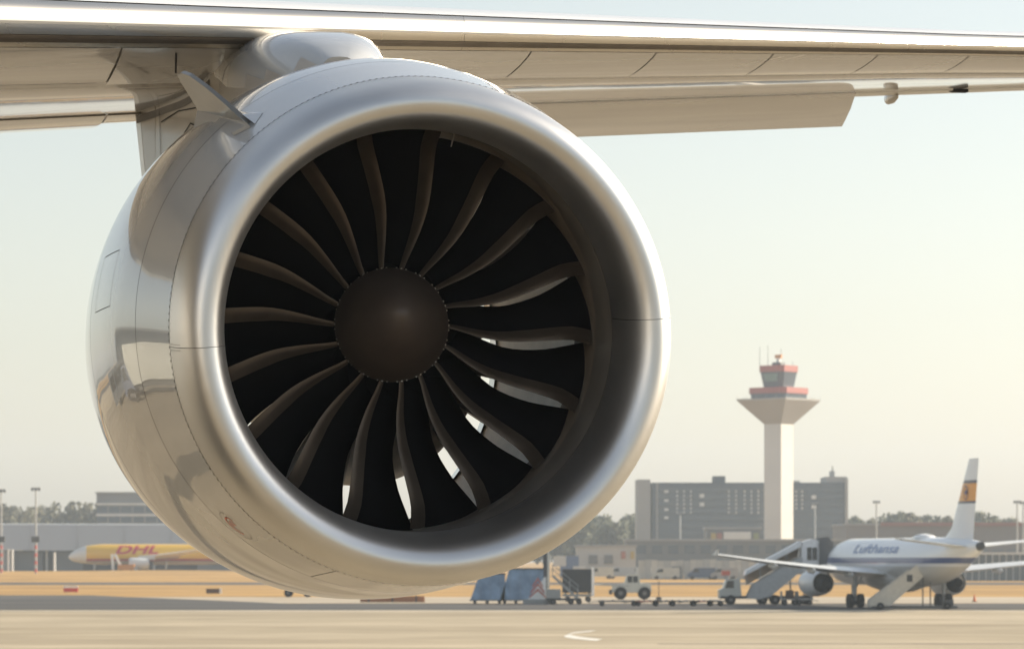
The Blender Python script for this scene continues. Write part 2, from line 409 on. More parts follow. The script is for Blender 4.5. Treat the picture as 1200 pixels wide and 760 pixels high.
for kb in range(18):
    a0 = PH0 + 2*pi*kb/18
    b = MB(); e = MB(); rings = []; er = []
    for u in US:
        r, up_, lo_, mid = blade_section(u, a0)
        rr = max(r, .355)
        rings.append([fpt(x, rr, y/r) for x, y in up_] + [fpt(x, rr, y/r) for x, y in lo_[::-1]])
        # sheath: wraps the first part of the chord, facing forward
        wd = (.026+.072*min(1, max(0, (u-.28)/.35)))
        (x0, y0, _), (x1, y1, _) = mid[0], mid[1]
        dx, dy = x1-x0, y1-y0; l = sqrt(dx*dx+dy*dy); dx, dy = dx/l, dy/l
        th = .012
        pts_ = [(x0+dx*wd-dy*th*1.1, y0+dy*wd+dx*th*1.1), (x0+dx*wd*.4-dy*th*.95, y0+dy*wd*.4+dx*th*.95), (x0-dx*.002-dy*th*.35, y0-dy*.002+dx*th*.35), (x0-dx*.006, y0-dy*.006), (x0-dx*.002+dy*th*.35, y0-dy*.002-dx*th*.35), (x0+dx*wd*.4+dy*th*.95, y0+dy*wd*.4-dx*th*.95), (x0+dx*wd+dy*th*1.1, y0+dy*wd-dx*th*1.1)]
        er.append([fpt(x, rr, y/r) for x, y in pts_])
    b.loft(rings); bl = part(b, 'fan_blade', M_blade, angle=60)
    e.loft(er); part(e, 'leading_edge', M_edge, bl, angle=60)
# --- behind the fan
for k in range(36):
    b = MB(); a = 2*pi*(k+.3)/36; rows = []
    for r in (.66, 1.0, 1.36):
        rows.append([fpt(s, r, a+da/r) for s, da in ((.95, .05), (1.05, .028), (1.2, .008), (1.35, 0), (1.35, -.008), (1.2, -.012), (1.05, .008))])
    b.loft(rows); part(b, 'guide_vane', M_vane)
b = MB(); b.loft([[fpt(s, r, 2*pi*k/64) for k in range(64)] for s, r in ((.55, .53), (.60, .57), (.9, .66), (1.6, .79), (2.4, .83), (3.3, .74), (4.3, .58), (5.0, .46), (5.05, .43))]); part(b, 'core_cowl', M_hot)
b = MB(); b.loft([[fpt(s, r, 2*pi*k/48) for k in range(48)] for s, r in ((4.7, .40), (5.2, .33), (5.7, .17), (6.0, .03))]); part(b, 'exhaust_plug', M_hot)

# --- wing, in aircraft axes: o outboard, a aft
HD = R(12.0)
OD = Vector((cos(HD), sin(HD), 0)); AD = Vector((-sin(HD), cos(HD), 0))
def wpt(o, a, z): 
    p = OD*o + AD*a; p.z = z; return p
def aLE(o): return 23.1+.751*(o-3.31)
def aTE(o): return 28.04+.488*(o-2.74) if o > 2.74 else 28.04+.34*(o-2.74)
def zLE(o): return CAMZ + 3.62 + .1235*(o-3.31)
LOW = [(0, 0), (.004, -.05), (.012, -.085), (.03, -.115), (.07, -.145), (.15, -.175), (.25, -.185), (.4, -.17), (.6, -.105), (.8, -.04), (1.0, .015)]
UPP = [(0, 0), (.004, .055), (.012, .095), (.03, .14), (.07, .19), (.15, .25), (.3, .30), (.5, .27), (.75, .15), (1.0, .035)]
def zlow(o, f):
    c = (aTE(o)-aLE(o))/4.6; return zLE(o)+interp(LOW, f)*max(.75, min(c, 1.5))
def zup(o, f):
    c = (aTE(o)-aLE(o))/4.6; return zLE(o)+interp(UPP, f)*max(.75, min(c, 1.5))
def wl(o, f, dz=0): return wpt(o, aLE(o)+f*(aTE(o)-aLE(o)), zlow(o, f)+dz)
def wu(o, f, dz=0): return wpt(o, aLE(o)+f*(aTE(o)-aLE(o)), zup(o, f)+dz)
FSK = [.02, .03, .05, .08, .12, .17, .22, .26, .3, .36, .45, .55, .65, .75, .84]
OS = [-14, -10, -6, -3, -1, 1, 2.7, 4, 5.5, 7, 8.5, 10, 11.5, 13, 15, 18, 22]
b = MB()
fu = [.0, .004, .012, .03, .05, .08, .12, .2, .3, .45, .6, .75, .9, 1.0]
b.loft([[wu(o, f, -.012 if f < .2 else 0) for f in fu[::-1]] + [wl(o, f, .012) for f in [.004, .012, .02, .03, .05, .08, .12, .2, .26]] + [wl(o, f) for f in (.27, .36, .45, .55, .65, .75, .85, 1.0)] for o in OS])
wing = part(b, 'wing', M_wing, angle=30)
b = MB()
b.loft([[wu(o, f, .006) for f in [.0165, .022, .03, .04, .05, .07, .1, .15, .22, .3, .4, .5, .62, .75, .9]] for o in OS], closed=False); part(b, 'upper_skin', M_wtop, wing)
# slats: polished nose and painted lower panel, split in segments
cuts = [-14, -11, -8, -5, -2.4, 2.15]
right = [4.1, 5.43, 6.62, 7.83, 9.0, 10.1, 11.2, 12.4, 14, 16, 19, 22]
def slat(o0, o1, taper=0.0):
    gp = .007
    oo = [o0+gp+(o1-o0-2*gp)*k/6 for k in range(7)]
    b = MB(); rows = []
    for k, o in enumerate(oo):
        fe = .245 if not taper else .245 - (.205*max(0, (k-3)/3.0) if taper > 0 else .0)
        rows.append([wl(o, .034+(fe-.034)*j/8) for j in range(9)])
    b.loft(rows, closed=False); part(b, 'slat_panel', M_wing, wing)
nose = [('u', f) for f in (.016, .012, .0085, .006, .004, .0025, .001)] + [('l', f) for f in (0, .001, .0025, .004, .007, .012, .018, .025, .032)]
for o0, o1 in ((-14, 4.8), (4.803, 22)):
    b = MB(); b.loft([[(wu if q == 'u' else wl)(o0+(o1-o0)*k/24, f) for q, f in nose] for k in range(25)], closed=False); part(b, 'leading_edge_nose', M_slat, wing)
M_refl_seal = mat('dark_reflection_seal', (.085, .068, .05), .5, 0, .2, 4)  # dark reflection under the nose painted as a strip; same brown on pylon seal
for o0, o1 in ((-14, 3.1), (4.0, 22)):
    b = MB(); b.loft([[wl(o0+(o1-o0)*k/24, f, -.004) for f in (.0075, .010, .013, .016, .019)] for k in range(25)], closed=False); part(b, 'dark_reflection_seal', M_refl_seal, wing)
for i in range(len(cuts)-1): slat(cuts[i], cuts[i+1], 1.0 if i == len(cuts)-2 else 0)
slat(cuts[-1], right[0], 0)
for i in range(len(right)-1): slat(right[i], right[i+1])
# aft lower panels: thin dark joints
def wline(b, o0, f0, o1, f1, wd=.012, n=8):
    for k in range(n):
        pa = wl(o0+(o1-o0)*k/n, f0+(f1-f0)*k/n, -.004); pb = wl(o0+(o1-o0)*(k+1)/n, f0+(f1-f0)*(k+1)/n, -.004)
        d = (pb-pa).normalized(); nrm_ = d.cross(Vector((0, 0, 1))).normalized()*wd/2
        b.add([pa-nrm_, pb-nrm_, pb+nrm_, pa+nrm_], [(0, 1, 2, 3)])
for wa in ((-6, .255, 2.1, .255, .014, 16), (2.4, .30, 3.2, .30), (3.9, .252, 22, .252, .014, 40), (-14, .80, 2.6, .80, .012, 24), (4.5, .55, 22, .60, .008, 30), (4.2, .82, 22, .80, .012, 30), (2.55, .05, 2.62, .16, .012)):
    b = MB(); wline(b, *wa); part(b, 'panel_joint', M_seam, wing, False)
# trailing edge pieces: aileron left of the pylon, lowered flap right of it
b = MB()
def te_piece(b, o0, o1, f0, ext0, ext1, drop, th=.05, n=10, skew=0.0):
    rows = []
    for k in range(n+1):
        o = o0+(o1-o0)*k/n; ext = ext0+(ext1-ext0)*k/n
        pa = wl(o, f0, -.01); c = aTE(o)+ext
        pt = wpt(o+skew*k/n, c, zlow(o, 1.0)-drop)
        m1 = pa.lerp(pt, .35)+Vector((0, 0, -.03)); m2 = pa.lerp(pt, .75)+Vector((0, 0, -.015))
        up1 = pa.lerp(pt, .5)+Vector((0, 0, .14))
        rows.append([pa, m1, m2, pt, pt+Vector((0, 0, .025)), up1, pa+Vector((0, 0, .1))])
    b.loft(rows)
te_piece(b, 2.47, 2.75, .805, .08, .08, .0); part(b, 'aileron', M_wing)
b = MB(); te_piece(b, -9, 2.45, .805, .1, .16, .02); part(b, 'inboard_flap', M_wing)
b = MB(); te_piece(b, 4.6, 10.0, .90, 1.45, 1.42, .12, skew=.42); part(b, 'outboard_flap', M_wing)
b = MB(); te_piece(b, 9.9, 22, .92, .03, .03, -.012); part(b, 'outboard_aileron', M_white)
b = MB(); c = wpt(10.55, aTE(10.55)-.1, zlow(10.55, 1)-.02)
b.loft([[c+OD*(.05*q*cos(t))+AD*(x+.05*q)+UP*(-.03+.06*q*sin(t)) for t in [2*pi*k/12 for k in range(12)]] for x, q in ((-.14, .1), (-.1, .6), (0, 1), (.12, .9), (.2, .2))]); part(b, 'flap_hinge_fairing', M_wing)
b = MB(); c = wl(11.25, .93, -.012); b.bar(c-OD*.13, c+OD*.13, .09, .03); part(b, 'vent_slot', M_seam, wing, False)

# --- pylon
def pz(d): return interp([(21.7, 7.36), (22.0, 7.50), (22.4, 7.63), (23.0, 7.74), (23.6, 7.77), (24.5, 7.77), (27.5, 7.9)], d)
PY = [(21.75, -1.10, .16), (21.95, -1.14, .30), (22.25, -1.21, .42), (22.6, -1.28, .49), (23.1, -1.40, .53), (23.7, -1.56, .51), (24.6, -1.82, .47), (25.6, -2.12, .43), (26.4, -2.38, .38)]
def zs(x, d):                                  # top of the nacelle skin under a point
    v = Vector((x-SEAM.x, d-SEAM.y, 0)); s = min(4.9, v.dot(AX)); l = v.dot(SD); r = ro(s)
    return zc(s)+sqrt(max(.05, r*r-l*l))
b = MB(); rings = []
for i, (d, x, hw) in enumerate(PY):
    top = pz(d); ring = []
    shear = 0 if i < 6 else (i-5)*.0
    N = 20
    for k in range(N+1):
        t = pi*k/N; e = .62 if d < 23.4 else .30
        cx_ = cos(t); sx_ = sin(t)
        ring.append(Vector((x+hw*(abs(cx_)**e)*(1 if cx_ > 0 else -1), d, top-.55+(.55)*(abs(sx_)**e))))
    ring = ring + [Vector((x+hw*q, d, zs(x+hw*q, d)-.05 if d < 24.4 else 6.15)) for q in (-1, -.5, 0, .5, 1)]
    rings.append(ring)
b.loft(rings)
M_pyl = mat('pylon_reflection_paint', (.40, .365, .32), .38, 0, .06, 1.2, coat=.25, coatr=.12)  # beige reflection on the pylon side put into the base colour
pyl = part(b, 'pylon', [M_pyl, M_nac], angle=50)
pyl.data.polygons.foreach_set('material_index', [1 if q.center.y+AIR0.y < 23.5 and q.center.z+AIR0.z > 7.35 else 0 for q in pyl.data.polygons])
b = MB()                                        # pylon trailing fairing, raked aft edge
x0, x1 = -2.38-.38, -2.38+.38
b.hexa([(x0, 26.39, 6.16), (x1, 26.39, 6.16), (-2.35, 26.41, 6.16), (-2.75, 26.42, 6.16)], [(x0, 26.4, 7.95), (x1, 26.4, 7.95), (-2.55, 27.15, 8.02), (-2.985, 27.15, 8.02)])
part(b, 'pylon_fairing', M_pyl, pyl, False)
b = MB(); b.hexa([(-2.752, 26.421, 6.16), (-2.352, 26.411, 6.16), (-2.36, 26.45, 6.16), (-2.765, 26.46, 6.16)], [(-2.987, 27.152, 8.02), (-2.552, 27.152, 8.02), (-2.62, 27.42, 8.05), (-3.06, 27.42, 8.05)])
part(b, 'pylon_edge', M_white, pyl, False)
def pside(d, z, off=.004):                     # a point on the left face of the pylon
    xs_ = [(q[0], q[1]-q[2]) for q in PY]
    if d > 26.4: return Vector((-2.76-.30*(d-26.4)-off, d, z))
    return Vector((interp(xs_, d)-off, d, z))
b = MB()
def ppath(b, pts, wd):
    for (d0, z0), (d1, z1) in zip(pts[:-1], pts[1:]):
        pa, pb = pside(d0, z0), pside(d1, z1); d = (pb-pa).normalized(); n_ = d.cross(Vector((1, 0, .0))).normalized()*wd/2
        b.add([pa-n_, pb-n_, pb+n_, pa+n_], [(0, 1, 2, 3)])
ppath(b, [(25.35, 6.55), (25.30, 7.15), (25.05, 7.3), (24.75, 7.34), (24.55, 7.3), (24.45, 6.7)], .012); part(b, 'pylon_door_outline', M_seam, pyl, False)
b = MB(); ppath(b, [(25.95, 6.6), (25.85, 7.05)], .10); part(b, 'pylon_vent', M_seam, pyl, False)
def wing_low(x, d):
    o = x*cos(HD)+d*sin(HD); a = -x*sin(HD)+d*cos(HD); return zlow(o, (a-aLE(o))/(aTE(o)-aLE(o)))
seal = []
for k in range(13):
    d = 23.9+k*.27; seal.append((d, wing_low(pside(d, 0).x, d)-.045))
b = MB(); ppath(b, seal, .055); part(b, 'pylon_seal', M_refl_seal, pyl, False)
b = MB(); ppath(b, [(26.05, 6.4), (26.12, 7.2), (26.2, 7.75)], .012); part(b, 'pylon_joint', M_seam, pyl, False)
b = MB(); ppath(b, [(24.5, 7.42), (25.3, 7.5), (26.1, 7.52)], .010); part(b, 'pylon_joint', M_seam, pyl, False)
for pa_, pw_ in (([(23.45, 6.9), (23.42, 7.3), (23.36, 7.62)], .014), ([(24.3, 6.9), (24.33, 7.45)], .010)):
    b = MB(); ppath(b, pa_, pw_); part(b, 'pylon_joint', M_seam, pyl, False)

# --- fuselage and gear of the same aircraft, beyond the left edge of the picture
OF = -18.5
b = MB(); FZ = 2.2+5.9
b.loft([[wpt(OF+r*cos(t), a, FZ+dz+r*1.12*sin(t)) for t in [2*pi*k/40 for k in range(40)]] for a, r, dz in ((-14, .1, -.8), (-13, 1.1, -.7), (-11, 2.1, -.4), (-8, 2.9, -.1), (-4, 3.25, 0), (32, 3.25, 0), (38, 2.8, .3), (46, 1.5, 1.1), (51, .4, 1.8))])
part(b, 'fuselage', M_white, angle=60)
for o, a in ((OF+3.4, 19.5), (OF-3.4, 19.5), (OF+1.6, 22.5), (OF-1.6, 22.5), (OF, -7)):
    b = MB(); b.tube(wpt(o, a, 2.9), wpt(o, a, 6.2), .16, .22); gs = part(b, 'gear_strut', M_steel)
    for da in ((-.8, .8) if a > 0 else (0,)):
        for do in (-.55, .55):
            b = MB(); c = wpt(o+do, a+da, 2.2+.62); b.disc(c, OD, .62, .45, 24); part(b, 'gear_wheel', M_rub, gs)

# ------------------------------------------------------------------ airliners in the background
def livery(name, bands, metal=0.0, rough=0.35):   # colours by height (object z): list of (z, colour), lowest first
    m = bpy.data.materials.new(name); m.use_nodes = True; n = m.node_tree; b = n.nodes['Principled BSDF']
    tc = n.nodes.new('ShaderNodeTexCoord'); sp = n.nodes.new('ShaderNodeSeparateXYZ'); n.links.new(tc.outputs['Object'], sp.inputs[0])
    last = None
    for z, c in bands:
        if last is None:
            rgb = n.nodes.new('ShaderNodeRGB'); rgb.outputs[0].default_value = (*c, 1); last = rgb.outputs[0]; continue
        gt = n.nodes.new('ShaderNodeMath'); gt.operation = 'GREATER_THAN'; gt.inputs[1].default_value = z
        n.links.new(sp.outputs['Z'], gt.inputs[0])
        mx = n.nodes.new('ShaderNodeMix'); mx.data_type = 'RGBA'; mx.inputs['B'].default_value = (*c, 1)
        n.links.new(gt.outputs[0], mx.inputs['Factor']); n.links.new(last, mx.inputs['A']); last = mx.outputs['Result']
    n.links.new(last, b.inputs['Base Color']); b.inputs['Roughness'].default_value = rough; b.inputs['Metallic'].default_value = metal
    b.inputs['Coat Weight'].default_value = .4
    return m
def fus_ring(x, z, r, n=32): return [Vector((x, r*sin(2*pi*k/n), z+r*cos(2*pi*k/n))) for k in range(n)]
def foil(c0, c1, t, n=6):                        # wing section ring in x/z between LE x=c0 and TE x=c1
    L = c0-c1; up = []; lo = []
    for k in range(n+1):
        f = k/n; h = t*(2.9*sqrt(f)*(1-f)+.02) if f > 0 else 0
        up.append((c0-L*f, h*.62)); lo.append((c0-L*f, -h*.38))
    return up + lo[::-1][:-1]
def surf(stations, axis='y'):                    # stations: (span, LEx, TEx, other, thickness)
    b = MB(); rings = []
    for s, c0, c1, o, t in stations:
        rings.append([Vector((x, s, o+h)) if axis == 'y' else Vector((x, o+h*.8, s)) for x, h in foil(c0, c1, t)])
    b.loft(rings); return b
def text_mesh(name, body, size, m, parent, place, shear=0.0, bold=0.0, width=1.0):
    cu = bpy.data.curves.new(name, 'FONT'); cu.body = body; cu.size = size; cu.shear = shear; cu.offset = bold; cu.align_x = 'CENTER'; cu.resolution_u = 4
    o = bpy.data.objects.new(name, cu); me = bpy.data.meshes.new_from_object(o); bpy.data.objects.remove(o)
    import bmesh
    bm = bmesh.new(); bm.from_mesh(me)
    ys = [v.co.y for v in bm.verts]; nb = 12
    for k in range(1, nb):
        bmesh.ops.bisect_plane(bm, geom=bm.verts[:]+bm.edges[:]+bm.faces[:], plane_co=(0, min(ys)+(max(ys)-min(ys))*k/nb, 0), plane_no=(0, 1, 0))
    bm.to_mesh(me); bm.free()
    for v in me.vertices: v.co = place(v.co.x*width, v.co.y)
    me.materials.clear(); me.materials.append(m)
    t = bpy.data.objects.new(name, me); col.objects.link(t); t.parent = parent
    return t
def wheel_pair(par, x, y, r, z, sep=.45):
    b = MB(); b.tube((x, y, r), (x, y, z), .11, .16); st = b.build('gear_strut', M_steel, par)
    b = MB(); b.bar((x+.2, y, z*.55), (x-.9, y+(.3 if y < 0 else -.3), z), .09, .09); b.build('gear_brace', M_steel, st)
    for q in (-sep, sep):
        b = MB(); b.disc((x, y+q, r), (0, 1, 0), r, .38, 20); wl_ = b.build('gear_wheel', M_rub, st, True)
def jet_engine(par, x0, x1, y, z, r, m):
    b = MB(); L = x0-x1
    prof = [(x0-.06*L, r*.80), (x0, r*.86), (x0-.02*L, r*.95), (x0-.12*L, r*1.02), (x0-.4*L, r*1.04), (x0-.7*L, r*.93), (x0-.82*L, r*.84), (x0-.815*L, r*.78)]
    b.loft([fus_ring(x, z, q, 28) for x, q in prof], caps=False)
    for ring in b.v: pass
    b.v = [(vx, vy+y, vz) for vx, vy, vz in b.v]
    en = b.build('engine_nacelle', m, par, True)
    b = MB(); b.loft([fus_ring(x, z, q, 24) for x, q in ((x0-.25*L, r*.80), (x0-.8*L, r*.74), (x1+.12*L, r*.50), (x1, r*.36))]); b.v = [(vx, vy+y, vz) for vx, vy, vz in b.v]
    b.build('exhaust_nozzle', M_seam, en, True)
    b = MB(); b.loft([fus_ring(x, z, q, 24) for x, q in ((x0-.1*L, r*.25), (x0-.12*L, r*.82), (x0-.2*L, r*.82))]); b.v = [(vx, vy+y, vz) for vx, vy, vz in b.v]
    b.build('fan_disc', M_dsteel, en, True)
    b = MB(); b.hexa([(x0-.25*L, y-.16, z+r*.8), (x1-.3, y-.12, z+r*.7), (x1-.3, y+.12, z+r*.7), (x0-.25*L, y+.16, z+r*.8)], [(x0-.45*L, y-.14, z+r*1.35), (x1-.8, y-.10, z+r*1.45), (x1-.8, y+.10, z+r*1.45), (x0-.45*L, y+.14, z+r*1.35)])
    b.build('engine_pylon', m, en)

C_white = (.78, .79, .80); C_blue = (.03, .06, .20); C_grey = (.46, .46, .45)
L_fus = livery('retro_livery', [(0, C_grey), (3.40, (.6, .62, .66)), (3.66, (.06, .09, .22)), (4.12, C_white)])
M_navy = mat('navy_paint', C_blue, .4); M_yel = mat('yellow_paint', (.72, .36, .03), .45); M_wingl = mat('light_wing', (.66, .67, .66), .35, coat=.3)

HEAD = atan2(.978, -.206)
nar = thing('narrowbody_airliner', 'white narrowbody jet with blue window stripe and yellow emblem on its tail', 'airliner', (31.9, 281, .03), HEAD)
b = MB()
st = [(17.7, 3.35, .04), (17.55, 3.36, .35), (17.1, 3.42, .75), (16.2, 3.52, 1.22), (15, 3.62, 1.6), (13.6, 3.7, 1.85), (12, 3.75, 1.975), (6, 3.75, 1.975), (0, 3.75, 1.975), (-7, 3.75, 1.975), (-9, 3.82, 1.92), (-11.5, 4.0, 1.72), (-14, 4.28, 1.38), (-16.5, 4.6, .98), (-18.5, 4.86, .58), (-19.5, 4.98, .36)]
b.loft([fus_ring(x, z, r) for x, z, r in st]); nf = b.build('fuselage', L_fus, nar, True, 60)
b = MB(); b.loft([fus_ring(x, z, r, 16) for x, z, r in ((-19.5, 4.98, .362), (-19.9, 5.04, .27), (-19.92, 5.04, .1))]); b.build('tail_cone', M_dsteel, nar, True)
b = MB(); b.loft([[Vector((x, q*1.7*sin(t), 2.5+1.15*q*cos(t))) for t in [2*pi*k/20 for k in range(20)]] for x, q in ((7.2, .3), (5.5, .85), (3, 1.05), (-2, 1.05), (-4.5, .8), (-6, .3))]); b.build('belly_fairing', mat('belly_grey', C_grey, .4), nar, True)
b = MB(); b.loft([[Vector((x, .85*q*cos(t), 5.62+.42*q*sin(t))) for t in [pi*k/12 for k in range(13)]] for x, q in ((-4.6, .1), (-5.2, .8), (-6.3, 1), (-7.4, .8), (-8.2, .1))], closed=False); b.build('antenna_dome', M_white, nar, True)
for s in (1, -1):
    b = surf([(s*1.7, 5.2, -1.9, 2.75, .80), (s*6.4, 2.6, -1.7, 3.15, .48), (s*12, -.6, -3.2, 3.75, .30), (s*16.9, -3.5, -5.0, 4.35, .16)]); wg = b.build('wing', M_wingl, nar, True, 50)
    b = MB(); b.prism([(-3.6, 4.3), (-5.1, 4.3), (-5.3, 4.75), (-4.9, 4.75)], 'y', s*16.9-.04, s*16.9+.04); b.build('wing_fence', M_wingl, wg)
    for yy, xx, zz in ((4.6, -1.2, 2.75), (8.0, -1.9, 3.05), (11.5, -2.8, 3.45)):
        b = MB(); b.loft([[Vector((x, s*yy+.2*q*cos(t), zz+.26*q*sin(t))) for t in [2*pi*k/10 for k in range(10)]] for x, q in ((xx+1.8, .1), (xx+.9, .9), (xx, 1), (xx-.9, .1))]); b.build('flap_fairing', M_wingl, wg, True)
    surf([(s*.4, -14.3, -18.2, 4.95, .30), (s*6.2, -17.4, -19.2, 5.55, .14)]).build('stabilizer', M_wingl, nar, True, 50)
    jet_engine(nar, 6.4, 1.7, s*5.75, 2.0, 1.08, mat('engine_grey', (.62, .63, .64), .35, coat=.3))
    wheel_pair(nar, 0, s*3.8, .58, 2.6)
wheel_pair(nar, 12.6, 0, .38, 2.1, .28)
L_fin = livery('fin_livery', [(0, C_white), (8.3, (.05, .06, .10)), (8.5, (.74, .30, .02)), (9.85, (.05, .06, .10)), (10.1, C_white)])
fin = surf([(5.35, -10.6, -17.9, 0, .5), (6.4, -12.9, -18.1, 0, .42), (11.76, -17.0, -19.2, 0, .2)], 'z').build('tail_fin', L_fin, nar, True, 50)
for s in (1, -1):                                # round emblem with a flying bird, both faces of the fin
    yo = s*.205; cx, cz, r = -16.75, 9.15, .56
    b = MB(); n_ = 28
    b.loft([[Vector((cx+r*cos(2*pi*k/n_), yo, cz+r*sin(2*pi*k/n_))) for k in range(n_)], [Vector((cx+(r-.07)*cos(2*pi*k/n_), yo+s*.01, cz+(r-.07)*sin(2*pi*k/n_))) for k in range(n_)]], caps=False); b.build('emblem_ring', M_navy, fin)
    bird = [(.42, .20), (.12, .05), (-.02, .12), (-.25, .42), (-.16, .10), (-.44, .28), (-.24, -.02), (-.40, .02), (-.12, -.16), (-.30, -.36), (.06, -.14), (.20, -.02)]
    b = MB(); b.add([(cx+x, yo+s*.012, cz+z) for x, z in bird], [tuple(range(len(bird)))]); b.build('emblem_bird', M_navy, fin)
def port_side(x0, z0, r, zc_, dirx=-1, lift=.03):  # wrap text onto the left side of a fuselage
    def f(tx, ty):
        th = (z0-zc_)/r + ty/r
        th = max(-1.4, min(1.4, th))
        return Vector((x0+dirx*tx, (r+lift)*cos(th), zc_+(r+lift)*sin(th)))
    return f
text_mesh('fuselage_title', 'Lufthansa', 1.25, mat('title_blue', (.26, .33, .50), .5), nar, port_side(1.0, 4.5, 1.975, 3.75), bold=.015, width=2.5)
# rear left door
b = MB(); b.loft([[Vector((x, 1.83*cos(t), 3.95+1.83*sin(t))) for t in [R(q) for q in (-25, -10, 5, 20, 35)]] for x in (-8.9, -8.1)], closed=False); b.build('rear_door', mat('door_grey', (.5, .52, .54), .5), nar)

# cargo jet in yellow by the hangar
L_car = livery('cargo_livery', [(0, (.45, .44, .42)), (3.15, (.36, .03, .03)), (3.75, (.70, .42, .02))])
M_cred = mat('letter_red', (.46, .015, .03), .5)
fw = Vector((-1, -.12, 0)).normalized()
car = thing('cargo_jet', 'yellow and red cargo jet with red letters parked before the long hangar', 'airliner', (-86, 848, 0), atan2(fw.y, fw.x))
b = MB(); b.loft([fus_ring(x, z, r) for x, z, r in ((19.6, 4.75, 2.18), (18, 4.8, 2.4), (16, 4.85, 2.52), (6, 4.85, 2.52), (-12, 4.85, 2.52), (-18, 5.2, 2.2), (-24, 5.8, 1.4), (-30, 6.4, .4))]); b.build('fuselage', L_car, car, True, 60)
b = MB(); b.loft([fus_ring(x, z, r) for x, z, r in ((24, 4.2, .05), (23.8, 4.2, .5), (23.1, 4.3, 1.05), (22, 4.45, 1.55), (20.8, 4.62, 1.93), (19.6, 4.75, 2.18))]); nose = b.build('nose', mat('nose_grey', (.66, .66, .64), .4), car, True, 60)
b = MB(); b.loft([[Vector((x, 1.95*k/6*w_, z)) for k in range(-6, 7)] for x, z, w_ in ((21.9, 5.55, .62), (21.2, 6.25, .62))], closed=False); b.build('cockpit_window', M_glass, nose)
for s in (1, -1):
    surf([(s*2.0, 7.5, -3.2, 3.9, 1.0), (s*8, 3.0, -3.4, 4.5, .6), (s*23.5, -7.2, -9.6, 6.0, .2)]).build('wing', M_wingl, car, True, 50)
    jet_engine(car, 9.2, 3.2, s*7.9, 2.55, 1.45, mat('cargo_engine_grey', (.60, .62, .63), .35))
    wheel_pair(car, 0, s*4.6, .6, 3.4); surf([(s*.5, -23, -28, 6.6, .4), (s*9, -27.5, -30, 7.4, .2)]).build('stabilizer', mat('cargo_yellow', (.70, .42, .02), .4), car, True)
wheel_pair(car, 17.5, 0, .5, 2.8, .3)
surf([(7.0, -19, -28, 0, .6), (15.8, -27, -30.5, 0, .25)], 'z').build('tail_fin', mat('cargo_yellow', (.70, .42, .02), .4), car, True)
text_mesh('fuselage_title', 'DHL', 3.3, M_cred, car, port_side(7.4, 5.0, 2.52, 4.85), shear=.28, bold=.11, width=1.62)

